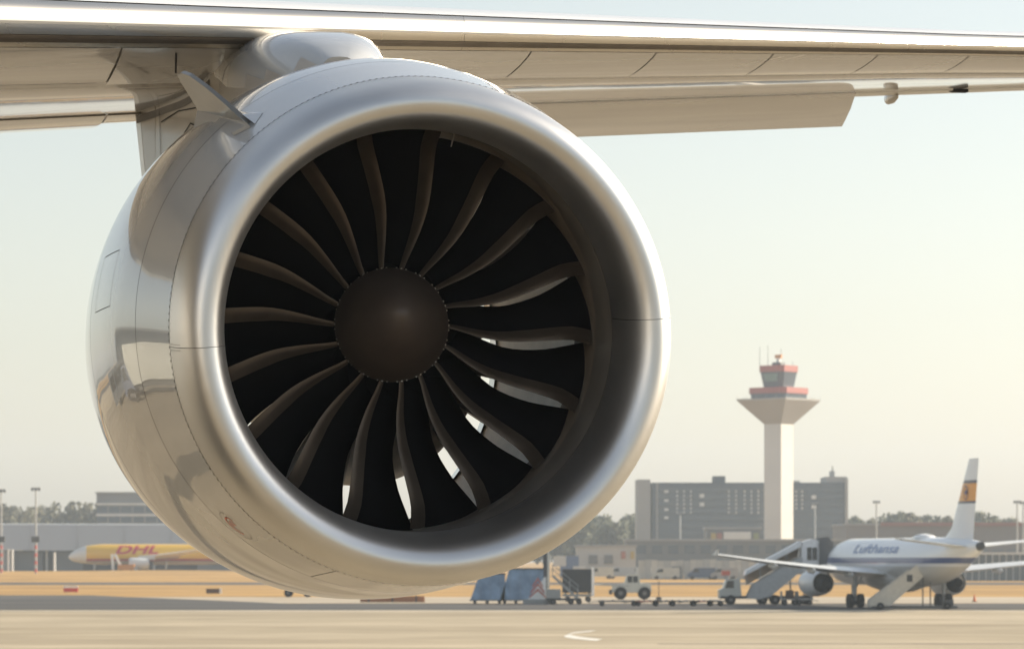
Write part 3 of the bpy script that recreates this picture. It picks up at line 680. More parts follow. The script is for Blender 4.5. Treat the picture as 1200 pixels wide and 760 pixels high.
# ------------------------------------------------------------------ ground vehicles and equipment
def wheel(par, x, y, r, wd=.3, m=None):
    b = MB(); b.disc((x, y, r), (0, 1, 0), r, wd, 18); t = b.build('wheel', M_rub, par, True, 40)
    b = MB(); b.disc((x, y, r), (0, 1, 0), r*.36, wd+.03, 12); b.build('rim', mat('rim_grey', (.14, .14, .14), .6), t, True, 40)
def boarding_stair_truck():
    t = thing('boarding_stair_truck', 'covered passenger stair truck with grey flank and glazed cab at the white jet', 'stair truck', at(905, 300, .03), 0)
    # local x along the picture, z up; run from ground on the left to the door on the right
    b = MB(); b.prism([(-2.35, .55), (-1.75, 1.75), (2.3, 4.15), (2.55, 4.15), (2.55, 3.0), (-.2, .75), (-1.3, .45)], 'y', -1.35, -1.15); b.build('stair_flank', mat('stair_grey', (.40, .42, .43), .45), t)
    b = MB(); b.prism([(-2.35, .55), (-1.75, 1.75), (2.3, 4.15), (2.55, 4.15), (2.55, 3.0), (-.2, .75), (-1.3, .45)], 'y', 1.15, 1.35); b.build('stair_flank', mat('stair_grey', (.40, .42, .43), .45), t)
    for k in range(16):
        f = k/15; b = MB(); b.box((-2.1+f*4.4, -1.1, .6+f*2.9), (-1.75+f*4.4, 1.1, .68+f*2.9)); b.build('step', M_steel, t)
    b = MB()
    b.prism([(-2.5, 2.55), (-2.4, 2.95), (2.35, 5.55), (2.55, 5.4), (2.5, 5.1)], 'y', -1.3, 1.3); b.build('canopy_roof', mat('canopy_white', (.72, .74, .76), .4), t)
    b = MB(); b.add([(-2.2, 1.28, 1.7), (2.3, 1.28, 4.2), (2.45, 1.28, 5.1), (-2.4, 1.28, 2.55)], [(0, 1, 2, 3)]); b.build('canopy_side', mat('canopy_tan', (.42, .33, .24), .5), t)
    for k in range(5):
        f = k/4; b = MB(); b.bar((-2.3+4.6*f, -1.25, 1.75+2.35*f), (-2.35+4.7*f, -1.25, 2.7+2.6*f), .07, .07); b.build('canopy_post', M_steel, t)
    cab = MB(); cab.prism([(2.45, 2.95), (4.0, 2.95), (4.0, 5.6), (3.4, 5.75), (2.45, 5.45)], 'y', -1.3, 1.3); cb = cab.build('top_cabin', mat('canopy_white', (.72, .74, .76), .4), t)
    for x0, x1 in ((2.95, 3.35), (3.42, 3.82)):
        b = MB(); b.box((x0, -1.33, 3.9), (x1, -1.295, 5.0)); b.build('cabin_window', M_glass, cb)
    b = MB(); b.prism([(3.98, 2.9), (5.0, 3.3), (5.25, 5.4), (4.75, 5.95), (3.98, 5.85)], 'y', -1.45, 1.45); b.build('bellows', mat('bellows_grey', (.12, .125, .13), .8), t)
    for x, h in ((2.7, 3.0), (1.5, 2.4)):
        b = MB(); b.bar((x, -1.1, .5), (x, -1.1, h), .12, .12); b.build('support_leg', M_dsteel, t)
    b = MB(); b.box((-4.6, -1.05, .5), (3.4, 1.05, .75)); b.build('chassis', M_dsteel, t)
    b = MB(); b.prism([(-4.75, .55), (-4.75, 1.25), (-4.35, 1.45), (-4.1, 2.2), (-2.9, 2.2), (-2.75, .7)], 'y', -1.0, 1.0); c = b.build('driver_cab', M_vwhite, t)
    b = MB(); b.prism([(-4.2, 1.45), (-3.98, 2.08), (-3.45, 2.08), (-3.45, 1.45)], 'y', -1.02, -.99); b.build('cab_window', M_glass, c)
    b = MB(); b.box((-4.45, -.5, 2.55), (-3.75, .5, 2.95)); b.build('beacon_board', mat('beacon_red', (.75, .22, .15), .5), c)
    b = MB(); b.bar((-4.1, 0, 2.2), (-4.1, 0, 2.56), .08, .08); b.build('beacon_post', M_steel, c)
    for x in (-3.7, -.9, .2, 2.9):
        for y in (-1.0, 1.0): wheel(t, x, y, .42)
boarding_stair_truck()

def rear_stairs():
    t = thing('mobile_stairs', 'white mobile boarding stairs leaning up to the rear door of the jet', 'boarding stairs', at(1052, 272, .03), 0)
    for y in (-1.0, 1.0):
        b = MB(); b.prism([(-2.35, .25), (-2.3, .75), (1.35, 3.5), (2.1, 3.5), (2.1, 2.75), (-.95, .1), (-1.9, .1)], 'y', y-.05, y+.05); b.build('stair_flank', mat('stair_cream', (.62, .58, .50), .45), t)
    for k in range(13):
        f = k/12; b = MB(); b.box((-2.0+f*3.2, -.95, .4+f*2.4), (-1.7+f*3.2, .95, .46+f*2.4)); b.build('step', M_steel, t)
    b = MB(); b.box((.6, -1.08, 2.2), (1.05, -1.05, 2.75)); b.build('dark_panel', M_dsteel, t)
    b = MB(); b.box((1.6, -1.1, 3.05), (2.75, 1.1, 3.9)); b.build('platform', mat('stair_cream', (.62, .58, .50), .45), t)
    for x in (1.9, 2.5):
        b = MB(); b.bar((x, -.8, .1), (x, -.8, 3.1), .10, .10); b.build('support_leg', M_dsteel, t)
    b = MB(); b.box((-2.2, -1.2, .1), (4.6, 1.2, .28)); b.build('base_frame', M_dsteel, t)
    b = MB(); b.cbox((4.0, 0, .5), (.8, .8, .5)); b.build('hydraulic_unit', M_dsteel, t)
    for x in (-1.5, 3.8):
        for y in (-1.1, 1.1): wheel(t, x, y, .28, .2)
rear_stairs()

def tow_tractor():
    t = thing('tow_tractor', 'pale square tow tractor with open cab and big wheels on the dry grass strip', 'tractor', at(740, 336, .02), 0)
    b = MB(); b.prism([(-1.95, .75), (-1.9, 1.35), (-.5, 1.6), (-.3, 1.45), (.85, 1.45), (1.0, 1.6), (1.85, 1.55), (1.95, .8), (1.5, .7), (-1.6, .65)], 'y', -1.0, 1.0); bd = b.build('body', M_vwhite, t)
    b = MB(); b.prism([(-.75, 1.5), (-.45, 2.45), (.75, 2.45), (.85, 1.45)], 'y', -.85, .85); c = b.build('cab', M_vwhite, t)
    for x0, x1 in ((-.42, .05), (.13, .6)):
        b = MB(); b.box((x0, -.87, 1.68), (x1, -.845, 2.3)); b.build('cab_window', M_glass, c)
    b = MB(); b.box((-2.2, -.95, .5), (-1.9, .95, .95)); b.build('bumper', M_dsteel, t)
    for x in (-1.1, 1.25):
        for y in (-.95, .95): wheel(t, x, y, .62, .42)
    b = MB(); b.bar((.3, 0, 2.4), (.3, 0, 2.7), .05, .05); b.build('beacon_post', M_steel, c)
tow_tractor()

def dolly(px, d, L, label, red=False):
    t = thing('cargo_dolly', label, 'dolly', at(px, d, .03), 0, 'flat cargo dollies in a row')
    b = MB(); b.box((-L/2, -.9, .34), (L/2, .9, .46)); b.build('deck', mat('dolly_red', (.34, .12, .09), .6) if red else M_dsteel, t)
    for x in (-L/2+.35, L/2-.35):
        for y in (-.75, .75): wheel(t, x, y, .2, .16)
    for k in range(4):
        b = MB(); b.tube((-L/2+.4+k*(L-.8)/3, -.85, .5), (-L/2+.4+k*(L-.8)/3, .85, .5), .05, n=8); b.build('roller', M_steel, t)
    b = MB(); b.bar((-L/2, 0, .4), (-L/2-.9, 0, .3), .07, .07); b.build('tow_bar', M_steel, t)
DL = [(724, 3.4, False, 'empty dark flat cargo dolly beneath the pale tow tractor'), (758, 2.2, True, 'short rusty red flat dolly just behind the tractor'), (778, 2.2, False, 'small dark flat dolly between two red dollies'), (800, 2.6, False, 'dark flat dolly beside the last red dolly'), (822, 2.2, True, 'last rusty red flat dolly of the row'), (838, 1.6, False, 'short dark flat dolly in front of the stair truck cab')]
for px, L, rd, lab in DL: dolly(px, 290, L, lab, rd)
# tall post beside the dollies
t = thing('marker_post', 'thin dark marker post with small base by the tow tractor', 'post', at(772, 330, .02)); b = MB(); b.bar((0, 0, 0), (0, 0, 1.9), .07, .07); b.build('post', M_dsteel, t); b = MB(); b.cbox((0, 0, .15), (.5, .5, .3)); b.build('base', M_dsteel, t)

M_cblue = mat('container_blue', (.17, .27, .42), .5, 0, .2, .8, c2=(.25, .37, .52)); M_cdark = mat('container_dark', (.035, .04, .045), .5)
def air_container(px, d, L, h, label, lead=False):
    t = thing('air_freight_container', label, 'container', at(px, d, .03), 0)
    b = MB(); b.prism([(-L/2+.1, .35), (-L/2+.9, h), (L/2, h), (L/2, .35)], 'y', -1.2, 1.2); sh = b.build('shell', M_cblue, t)
    for k in range(int(L/.9)):
        x = -L/2+1.0+k*.9
        if x < L/2-.1:
            b = MB(); b.box((x-.03, -1.24, .4), (x+.03, -1.195, h-.1)); b.build('rib', mat('container_rib', (.24, .33, .44), .5), sh)
    b = MB(); b.box((-L/2, -1.25, h), (L/2+.05, 1.25, h+.12)); b.build('top_rail', M_dsteel, t)
    b = MB(); b.box((-L/2, -1.1, .24), (L/2, 1.1, .34)); b.build('dolly_deck', M_steel, t)
    n_ = max(2, int(L/1.0))
    for k in range(n_):
        b = MB(); b.disc((-L/2+.5+k*(L-1)/(n_-1), -1.0, .16), (0, 1, 0), .16, .14, 12); b.build('caster', M_rub, t)
air_container(571, 306, 3.2, 2.6, 'blue air freight container half hidden behind the engine cowl')
air_container(611, 306, 4.0, 3.05, 'blue ribbed air freight container next to the striped chevron board')
t = thing('chevron_board', 'red and white chevron barrier board by the blue containers', 'barrier', at(630, 301, .03))
b = MB(); b.prism([(-.85, .45), (.75, .45), (.75, 2.4), (.6, 2.4)], 'y', -.05, .05); b.build('panel', M_white, t)
for k in range(4):
    for s in (-1, 1):
        z = .55+k*.48; wd = .72-(k*.13)
        b = MB(); b.add([(0.02, -.07, z+.62), (0.02, -.07, z+.86), (s*wd, -.07, z+.14), (s*wd, -.07, z-.10 if z > .6 else z)], [(0, 1, 2, 3)])
        if k < 3: b.build('chevron_stripe', mat('chevron_red', (.50, .14, .10), .6), t)
b = MB(); b.box((-1.3, -.4, 0), (1.1, .4, .42)); b.build('base', M_steel, t)
t = thing('loader_mast', 'tall dark lifting mast with pale edge beside blue containers', 'mast', at(640, 303, .03))
b = MB(); b.box((-.25, -.3, 0), (.1, .3, 4.5)); b.build('column', M_dsteel, t); b = MB(); b.box((.1, -.32, 0), (.3, .32, 4.6)); b.build('rail', mat('rail_cream', (.66, .63, .55), .5), t)
b = MB(); b.box((-.6, -.8, 0), (.9, .8, .25)); b.build('foot', M_dsteel, t)
t = thing('maintenance_stairs', 'grey steel maintenance steps with handrails before the black container', 'steps', at(661, 300, .03))
for y in (-.7, .7):
    b = MB(); b.bar((1.2, y, .5), (-1.0, y, 2.5), .08, .2); b.build('stringer', M_steel, t)
    for q in (.55, 1.0):
        b = MB(); b.bar((1.3, y, .6+q), (-1.0, y, 2.5+q), .05, .05); b.build('handrail', M_steel, t)
    for x in (-1.0, -.3, .5, 1.2):
        z = .5+(1.2-x)*.91; b = MB(); b.bar((x, y, z), (x, y, z+1.0), .05, .05); b.build('baluster', M_steel, t)
for k in range(9):
    b = MB(); b.box((1.05-k*.25, -.68, .6+k*.23), (1.3-k*.25, .68, .64+k*.23)); b.build('tread', M_steel, t)
b = MB(); b.box((-1.6, -.8, .35), (1.5, .8, .55)); b.build('chassis', M_dsteel, t)
b = MB(); b.box((-1.55, -.85, .55), (-.3, .85, 1.35)); b.build('power_unit', mat('unit_grey', (.36, .36, .34), .5), t)
for x in (-1.0, .6, 1.3):
    for y in (-.75, .75): wheel(t, x, y, .25, .16)
t = thing('black_container', 'black box container with white end frame behind the steel steps', 'container', at(679, 318, .02))
b = MB(); b.box((-1.6, -1.2, .85), (1.1, 1.2, 3.05)); b.build('box', M_cdark, t); b = MB(); b.box((1.1, -1.25, .55), (1.35, 1.25, 3.2)); b.build('end_frame', M_white, t)
b = MB(); b.box((-1.6, -1.0, .5), (1.1, 1.0, .72)); b.build('chassis', M_steel, t)
for k in range(3): b = MB(); b.cbox((-1.3+k*1.1, 0, .78), (.15, 1.8, .16)); b.build('bearer', M_steel, t)
for x in (-1.1, .8):
    for y in (-.9, .9): wheel(t, x, y, .26, .18)
b = MB(); b.bar((1.35, 0, 1.6), (4.6, 0, 1.5), .12, .12); b.build('tow_bar', M_steel, t)

# baggage train by the stair truck
for i, (px, lab, load) in enumerate(((925, 'baggage cart with a dark bag standing under the covered stairs', True), (942, 'empty low baggage cart nearest the jet engine', False))):
    t = thing('baggage_cart', lab, 'cart', at(px, 296, .03))
    b = MB(); b.box((-.75, -.7, .45), (.75, .7, .55)); b.build('deck', M_steel, t)
    for x in (-.7, .7): b = MB(); b.box((x-.04, -.7, .5), (x+.04, .7, 1.2)); b.build('end_rail', M_steel, t)
    for x in (-.45, .45):
        for y in (-.6, .6): wheel(t, x, y, .24, .15)
    b = MB(); b.bar((.75, 0, .4), (1.3, 0, .35), .06, .06); b.build('tow_bar', M_steel, t)
    if load:
        b = MB(); b.prism([(-.35, 0), (.35, 0), (.38, .65), (.25, .75), (-.3, .72)], 'y', -.35, .35); bag = b.build('cargo_bag', mat('bag_brown', (.10, .065, .05), .7)); bag.location = at(px, 296, .585); tag(bag, 'dark brown bag riding on the baggage cart', 'bag')
t = thing('lavatory_truck', 'dark low service truck mostly hidden under the engine cowl', 'truck', at(349, 356, .03))
b = MB(); b.prism([(-1.3, .55), (-1.25, 1.6), (-.4, 1.7), (1.6, 1.7), (1.6, .55)], 'y', -.9, .9); b.build('body', M_dsteel, t)
b = MB(); b.box((-1.1, -.92, 1.1), (-.5, -.89, 1.5)); b.build('side_window', M_glass, t)
for x in (-.95, 1.05):
    for y in (-.85, .85): wheel(t, x, y, .42, .32)
t = thing('brick_red_barrier', 'long low brick-red barrier standing below the engine cowl', 'barrier', at(460, 316, .02))
b = MB(); b.prism([(-3.0, 0), (3.0, 0), (2.95, .55), (-2.95, .55)], 'y', -.2, .2); b.build('board', mat('barrier_brick', (.33, .15, .07), .7), t)
for x in (-2.2, 0, 2.2): b = MB(); b.cbox((x, 0, .28), (.14, .5, .62)); b.build('stay', M_dsteel, t)
t = thing('runway_marker', 'small red and white runway marker board in the dry grass', 'marker', at(83, 400, .0))
b = MB(); b.box((-.85, -.1, .1), (.85, .1, .55)); b.build('board', mat('marker_red', (.62, .09, .07), .5), t)
b = MB(); b.box((-.85, -.11, .58), (.85, .11, .82)); b.build('white_cap', M_white, t)
for x in (-.6, .6): b = MB(); b.bar((x, 0, 0), (x, 0, .6), .08, .08); b.build('post', M_steel, t)
t = thing('taxiway_sign', 'dark brown low taxiway sign with white end', 'sign', at(251, 386, .0))
b = MB(); b.box((-.9, -.1, .08), (.6, .1, .62)); b.build('panel', mat('sign_brown', (.10, .06, .045), .5), t); b = MB(); b.box((.603, -.11, .06), (.85, .11, .66)); b.build('white_end', M_white, t)
for x in (-.6, .5): b = MB(); b.bar((x, 0, 0), (x, 0, .2), .08, .08); b.build('post', M_steel, t)
for px, lab in ((1142, 'orange cone on the concrete strip right of the tail wheels'),):
    t = thing('traffic_cone', lab, 'cone', at(px, 318, .015)); b = MB(); b.loft([ring_pts(Vector((0, 0, z)), Vector((1, 0, 0)), Vector((0, 1, 0)), r, 12) for z, r in ((.05, .18), (.7, .04))]); b.build('body', mat('cone_orange', (.6, .16, .05), .6), t); b = MB(); b.cbox((0, 0, .03), (.45, .45, .06)); b.build('base', M_dsteel, t)

# steps and crates beside the cargo jet
t = thing('cargo_steps', 'tall white airstairs by the red letters of the cargo jet', 'boarding stairs', at(137, 838, 0))
for y in (-.9, .9): b = MB(); b.bar((1.8, y, .3), (-.5, y, 4.9), .16, .5); b.build('stringer', M_white, t); b = MB(); b.bar((-.9, y, .3), (-1.2, y, 4.9), .12, .4); b.build('support', M_white, t)
for k in range(10): b = MB(); b.box((1.5-k*.23, -.85, .7+k*.44), (1.85-k*.23, .85, .78+k*.44)); b.build('tread', M_steel, t)
b = MB(); b.box((-1.4, -1, .2), (2.2, 1, .45)); b.build('base', M_dsteel, t)
t = thing('orange_loader', 'orange cargo loader under the belly of the cargo jet', 'loader', at(148, 836, 0))
b = MB(); b.box((-2.0, -1.3, .6), (2.0, 1.3, 2.3)); b.build('body', mat('loader_orange', (.55, .22, .03), .5), t); b = MB(); b.box((1.95, -1.1, .8), (2.7, 1.1, 1.9)); b.build('cab', M_steel, t)
for x in (-1.3, 1.3): wheel(t, x, -1.1, .6, .4); wheel(t, x, 1.1, .6, .4)

# ------------------------------------------------------------------ buildings
B_dark = mat('terminal_cladding', (.070, .095, .125), .6, 0, .06, .1); B_mid = mat('concrete_mid', (.33, .335, .33), .7, 0, .08, .1)
B_pale = mat('tower_concrete', (.62, .61, .58), .7, 0, .05, .1); B_red = mat('tower_red', (.36, .10, .085), .6, 0, .08, .2)
B_roof = mat('hangar_roof', (.40, .41, .42), .45, .2, .04, .05, stretch=(.2, 1, 1)); B_black = mat('hangar_hall_shade', (.03, .032, .035), .8)  # near-black: shade of the open hall painted on a solid block
B_win = mat('window_pale', (.62, .64, .64), .25, 0, .1, .3); B_white = mat('facade_white', (.66, .66, .63), .6, 0, .05, .2)
B_band = mat('window_band', (.085, .11, .14), .15, 0, .15, .2)

def inst_box(name, data, par, loc, scale):
    o = bpy.data.objects.new(name, data); col.objects.link(o); o.parent = par; o.location = loc; o.scale = scale; return o
b = MB(); b.cbox((0, 0, 0), (1, 1, 1)); _u = b.build('unit', B_win); UNIT_win = _u.data; bpy.data.objects.remove(_u)
b = MB(); b.cbox((0, 0, 0), (1, 1, 1)); _u = b.build('unit', B_band); UNIT_band = _u.data; bpy.data.objects.remove(_u)
b = MB(); b.cbox((0, 0, 0), (1, 1, 1)); _u = b.build('unit', B_mid); UNIT_mid = _u.data; bpy.data.objects.remove(_u)

# terminal office block behind the tower, 4 px = 1 m at about 1 km
TD = 1040.0; k = FPX/TD
def tx(px): return (px-600)/k
def tz(py): return CAMZ+(HOR-py)/k
ter = thing('terminal_block', 'long dark eight-storey terminal block behind the control tower', 'building', (tx(868), TD, 0))
X0 = tx(868)
def tbox(name, m, x0, x1, y0, y1, z0, z1, par=None):
    b = MB(); b.box((x0-X0, y0-TD, z0), (x1-X0, y1-TD, z1)); return b.build(name, m, par or ter)
wallf = tbox('wall', B_dark, tx(764), tx(990), TD, TD+18, 0, tz(565))
tbox('stair_tower', B_mid, tx(746.5), tx(762), TD-1.5, TD+17, 0, tz(561.5)); tbox('stair_tower', B_mid, tx(968), tx(993), TD+1, TD+19, 0, tz(558))
tbox('corner_pier', B_mid, tx(990)+.02, tx(993.5), TD-1, TD+1.0, 0, tz(560))
tbox('roof_plant', B_dark, tx(837), tx(851), TD+4, TD+12, tz(565), tz(557)); tbox('roof_plant', B_mid, tx(975), tx(980), TD+5, TD+9, tz(558), tz(551)); tbox('roof_plant', B_mid, tx(930), tx(939), TD+5, TD+9, tz(565), tz(562.5))
b = MB(); b.bar((tx(978)-X0, 7, tz(552)), (tx(978)-X0, 7, tz(545)), .3, .3); b.build('roof_mast', M_dsteel, ter)
for r in range(9):                              # recessed window bands, one per storey
    z = tz(572.5)-r*2.2
    if z > 9: inst_box('window_band', UNIT_band, ter, (tx(877)-X0, -.1, z), (tx(988)-tx(766), .3, 1.2))
def tw(px, py, wp, hp, data=None): inst_box('window', data or UNIT_win, ter, (tx(px)-X0, -.22, tz(py)), (wp/k, .25, hp/k))
for py in (575.5, 586, 596.5, 606): tw(780.8, py, 5, 3)
for px, n0 in ((793.5, 6), (801.5, 6), (809.5, 6), (854, 6), (862.5, 6), (872.5, 5), (880.5, 6), (888.5, 6), (933, 5), (940, 5)):
    for i in range(n0): tw(px, 575.5+i*4.9, 1.7, 2.6)
for px, py in ((822.5, 580.5), (822.5, 590.5), (953.5, 582), (953.5, 593)): tw(px, py, 5.5, 4.5)
for px in (770, 786, 830, 846, 897, 946, 962, 980):     # facade piers
    inst_box('facade_pier', UNIT_mid if px in (770,) else UNIT_band, ter, (tx(px)-X0, -.16, tz(565)/2-.1), (.5, .3, tz(565)-.3))

# control tower: square shaft turned 40 degrees
CD = 1000.0; kk = FPX/CD
def cz(py): return CAMZ+(HOR-py)/kk
ctl = thing('control_tower', 'pale concrete control tower with flared deck and red-banded cab', 'tower', at(912.5, CD, 0), R(40)-R(0))
def sq(h, z, ch=0.0):
    if not ch: return [Vector((x*h, y*h, z)) for x, y in ((-1, -1), (1, -1), (1, 1), (-1, 1))]
    c = h*(1-ch); return [Vector(p+(z,)) for p in ((-c, -h), (c, -h), (h, -c), (h, c), (c, h), (-c, h), (-h, c), (-h, -c))]
ctl.rotation_euler = (0, 0, R(-40+0) + R(0))
ctl.rotation_euler = (0, 0, R(-40))
b = MB(); b.loft([sq(3.05, 0), sq(3.05, cz(497))]); b.build('shaft', B_pale, ctl)
b = MB(); b.loft([sq(3.052, cz(497)), sq(8.75, cz(469.5)), sq(8.8, cz(467.5))]); b.build('flared_deck', mat('deck_concrete', (.36, .35, .33), .7, 0, .05, .1), ctl)
b = MB(); b.loft([sq(6.3, cz(467.5), .2), sq(6.5, cz(461.5), .2)]); g1 = b.build('lower_glazing', B_band, ctl)
b = MB(); b.loft([sq(6.75, cz(461.5), .2), sq(6.75, cz(454.5), .2)]); b.build('deck_parapet', B_red, ctl)
b = MB(); b.loft([sq(3.5, cz(454.5), .25), sq(4.3, cz(436), .25)]); cabg = b.build('cab_glazing', B_band, ctl)
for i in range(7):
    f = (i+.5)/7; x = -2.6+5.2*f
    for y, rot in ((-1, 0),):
        b = MB(); b.hexa([(x*.82-.2, -3.72, cz(449)), (x*.82+.2, -3.72, cz(449)), (x*.82+.2, -3.60, cz(449)), (x*.82-.2, -3.60, cz(449))], [(x-.25, -4.27, cz(438.5)), (x+.25, -4.27, cz(438.5)), (x+.25, -4.15, cz(438.5)), (x-.25, -4.15, cz(438.5))]); b.build('cab_pane', mat('pane_green_reflection', (.20, .34, .31), .15), cabg)  # greenish reflection painted into the pane colour
b = MB(); b.loft([sq(4.5, cz(436), .25), sq(4.5, cz(428.5), .25)]); b.build('cab_roof', B_red, ctl)
b = MB(); b.loft([sq(1.6, cz(428.5), .25), sq(1.5, cz(424.5), .25)]); rp = b.build('roof_plant', M_dsteel, ctl)
b = MB(); b.loft([sq(.5, cz(424.5)), sq(.45, cz(420))]); b.build('radar_base', B_white, ctl); b = MB(); b.cbox((0, 0, cz(417.5)), (2.2, .8, 1.0)); b.build('radar_head', mat('radar_orange', (.6, .25, .06), .5), ctl)
for x, y, t0, t1 in ((-4.2, -3.6, 428.5, 406), (-3.0, -1.2, 428.5, 404), (.6, .4, 417, 408), (3.6, 2.0, 428.5, 423)):
    b = MB(); b.tube((x, y, cz(t0)), (x, y, cz(t1)), .10, .07, 6); b.build('antenna', M_steel, ctl)
for i in range(20):
    a = i/20*4; e_ = int(a); f = a-e_; c = sq(8.75, cz(467.5)); p = c[e_].lerp(c[(e_+1) % 4], f)
    b = MB(); b.bar(p, p+Vector((0, 0, .9)), .06, .06); b.build('rail_post', M_steel, ctl)

# cargo hangar on the left and the office block behind it
HD_ = 900.0; hk = FPX/HD_
def hx(px): return (px-600)/hk
def hzz(py): return CAMZ+(HOR-py)/hk
HX = hx(160)
han = thing('cargo_hangar', 'long grey cargo hangar with sloping roof and dark open front', 'hangar', (HX, HD_, 0))
b = MB(); b.hexa([(hx(-260)-HX, 0, hzz(643)), (hx(420)-HX, 0, hzz(646)), (hx(420)-HX, 40, hzz(642)), (hx(-260)-HX, 40, hzz(640))], [(hx(-260)-HX, 2.5, hzz(613.5)), (hx(420)-HX, 2.5, hzz(614.5)), (hx(420)-HX, 40, hzz(612)), (hx(-260)-HX, 40, hzz(611))]); roof = b.build('roof_fascia', B_roof, han)
for i in range(12):
    x = hx(-240+i*55)-HX; b = MB(); b.hexa([(x-.12, -.25, hzz(643)), (x+.12, -.25, hzz(643)), (x+.12, .2, hzz(643)), (x-.12, .2, hzz(643))], [(x-.12, 2.3, hzz(614)), (x+.12, 2.3, hzz(614)), (x+.12, 2.8, hzz(614)), (x-.12, 2.8, hzz(614))]); b.build('roof_rib', mat('rib_grey', (.36, .37, .38), .5), roof)
b = MB(); b.box((hx(-258)-HX, 8, 0), (hx(418)-HX, 39, hzz(645))); b.build('hall', B_black, han)
for i, (p0, p1) in enumerate(((-200, -120), (-20, 48), (60, 95), (230, 300), (330, 400))):
    b = MB(); b.box((hx(p0)-HX, 3, 0), (hx(p1)-HX, 3.4, hzz(646))); b.build('hangar_door', mat('door_slate', (.12, .135, .15), .6), han)
for i, px in enumerate((-150, 4, 8, 14, 54, 110, 180, 300)):
    b = MB(); b.box((hx(px)-HX-.3, 1.0, 0), (hx(px)-HX+.3, 1.6, hzz(644))); b.build('column', B_mid, han)
OD_ = 1000.0; ok = FPX/OD_
off = thing('office_block', 'grey office block with pale window bands rising behind the hangar', 'building', ((165-600)/ok, OD_, 0))
def oz(py): return CAMZ+(HOR-py)/ok
b = MB(); b.box((-13, 0, 0), (16, 22, oz(577.5))); b.build('wall', mat('office_grey', (.20, .215, .23), .6, 0, .05, .1), off)
for py, hp in ((590.2, 2.2), (603.0, 2.6)):
    b = MB(); b.box((-13.1, -.35, oz(py+hp/2)), (16.1, -.002, oz(py-hp/2))); b.build('parapet_band', B_white, off)
for r, py in enumerate((596.5, 608.0)):
    for i in range(8):
        inst_box('window', UNIT_band, off, (-11.4+i*3.6, -.06, oz(py)), (3.0, .2, 1.7))
b = MB(); b.box((-13.4, -.5, oz(577.5)), (16.4, 22.4, oz(576))); b.build('roof_edge', B_mid, off); b = MB(); b.bar((-.5, 3, oz(577)), (-.5, 3, oz(571)), .2, .2); b.build('roof_mast', M_dsteel, off)

def low_building(name, label, p0, p1, d, top, m, depth=20, base=0, feats=()):
    q = FPX/d; c = (p0+p1)/2
    t = thing(name, label, 'building', ((c-600)/q, d, 0)); w2 = (p1-p0)/2/q; zt = CAMZ+(HOR-top)/q
    b = MB(); b.box((-w2, 0, base), (w2, depth, zt)); b.build('wall', m, t)
    b = MB(); b.box((-w2-.3, -.3, zt), (w2+.3, depth+.3, zt+.5)); b.build('roof_edge', mat('roof_edge_grey', (.30, .31, .32), .6), t)
    for nm, px0, px1, y0, y1, mm in feats:
        b = MB(); b.box(((px0-c)/q, -.35, CAMZ+(HOR-y1)/q), ((px1-c)/q, -.002, CAMZ+(HOR-y0)/q)); b.build(nm, mm, t)
    return t, q, c
M_grblue = mat('grey_blue_cladding', (.15, .165, .18), .6, 0, .05, .1); M_brown = mat('brown_grey_cladding', (.19, .175, .165), .7, 0, .08, .05)
t, q, c = low_building('service_building', 'low slate-grey service building at the foot of the tower', 735, 1010, 820, 633.5, M_grblue, 25)
for i in range(14):
    px = 745+i*19; b = MB(); b.box(((px-c)/q, -.12, 5.0), ((px+12-c)/q, .0-.002, 7.0)); b.build('window', B_band, t)
low_building('annex_block', 'small annex with a bright white sign band and coloured panels', 828, 892, 870, 619.5, M_grblue, 12, 0, (('sign_band', 848, 880, 622.5, 632.5, B_white), ('red_panel', 840, 846, 624, 632.5, mat('panel_red', (.34, .15, .12), .6)), ('yellow_panel', 833, 839, 624, 632.5, mat('panel_yellow', (.42, .33, .12), .6)), ('green_panel', 883, 889, 624, 632.5, mat('panel_green', (.25, .28, .14), .6))))
t, q, c = low_building('brown_hall', 'long low brown-grey hall below the trees behind the white jet', 992, 1330, 930, 615, M_brown, 40)
for i in range(18):
    px = 1000+i*18; b = MB(); b.box(((px-c)/q, -.15, 2.0), ((px+14-c)/q, -.002, 6.4)); b.build('facade_panel', mat('panel_slate', (.14, .15, .16), .5), t)
b = MB(); b.box((-30, -.6, 12.6), (38, -.0, 13.6)); b.build('red_fascia', mat('fascia_red', (.25, .12, .10), .6), t)
low_building('cargo_shed', 'pale low cargo shed beyond the tow tractor', 676, 745, 760, 640.5, mat('shed_pale', (.42, .43, .43), .6), 14, 0, (('roller_door', 690, 700, 650, 660, M_grblue), ('roller_door', 708, 718, 650, 660, M_grblue), ('red_panel', 728, 733, 645.5, 654, mat('panel_red', (.34, .15, .12), .6)), ('yellow_panel', 739, 743, 645.5, 654, mat('panel_yellow', (.42, .33, .12), .6))))
# blue-and-white container stacks left of the shed
for i, (px, py, lab) in enumerate(((664, 652, 'blue shipping container standing alone by the pale shed'), (679, 652, 'white shipping container on the ground beside the blue ones'), (671, 640, 'blue shipping container stacked on top near the shed'), (656, 640, 'white shipping container stacked on the left end'))):
    d = 735; q = FPX/d; t = thing('shipping_container', lab, 'container', ((px-600)/q, d, max(0, (652-py)/q*1.0+.001)))
    m = mat('box_blue', (.10, .16, .30), .5) if 'blue shipping' in lab else mat('box_white', (.55, .56, .55), .5)
    b = MB(); b.box((-1.35, 0, .0), (1.35, 6, 2.2)); b.build('box', m, t)
    for j in range(6): b = MB(); b.box((-1.25+j*.5-.06, -.08, .1), (-1.25+j*.5+.06, -.002, 2.1)); b.build('corrugation', m, t)
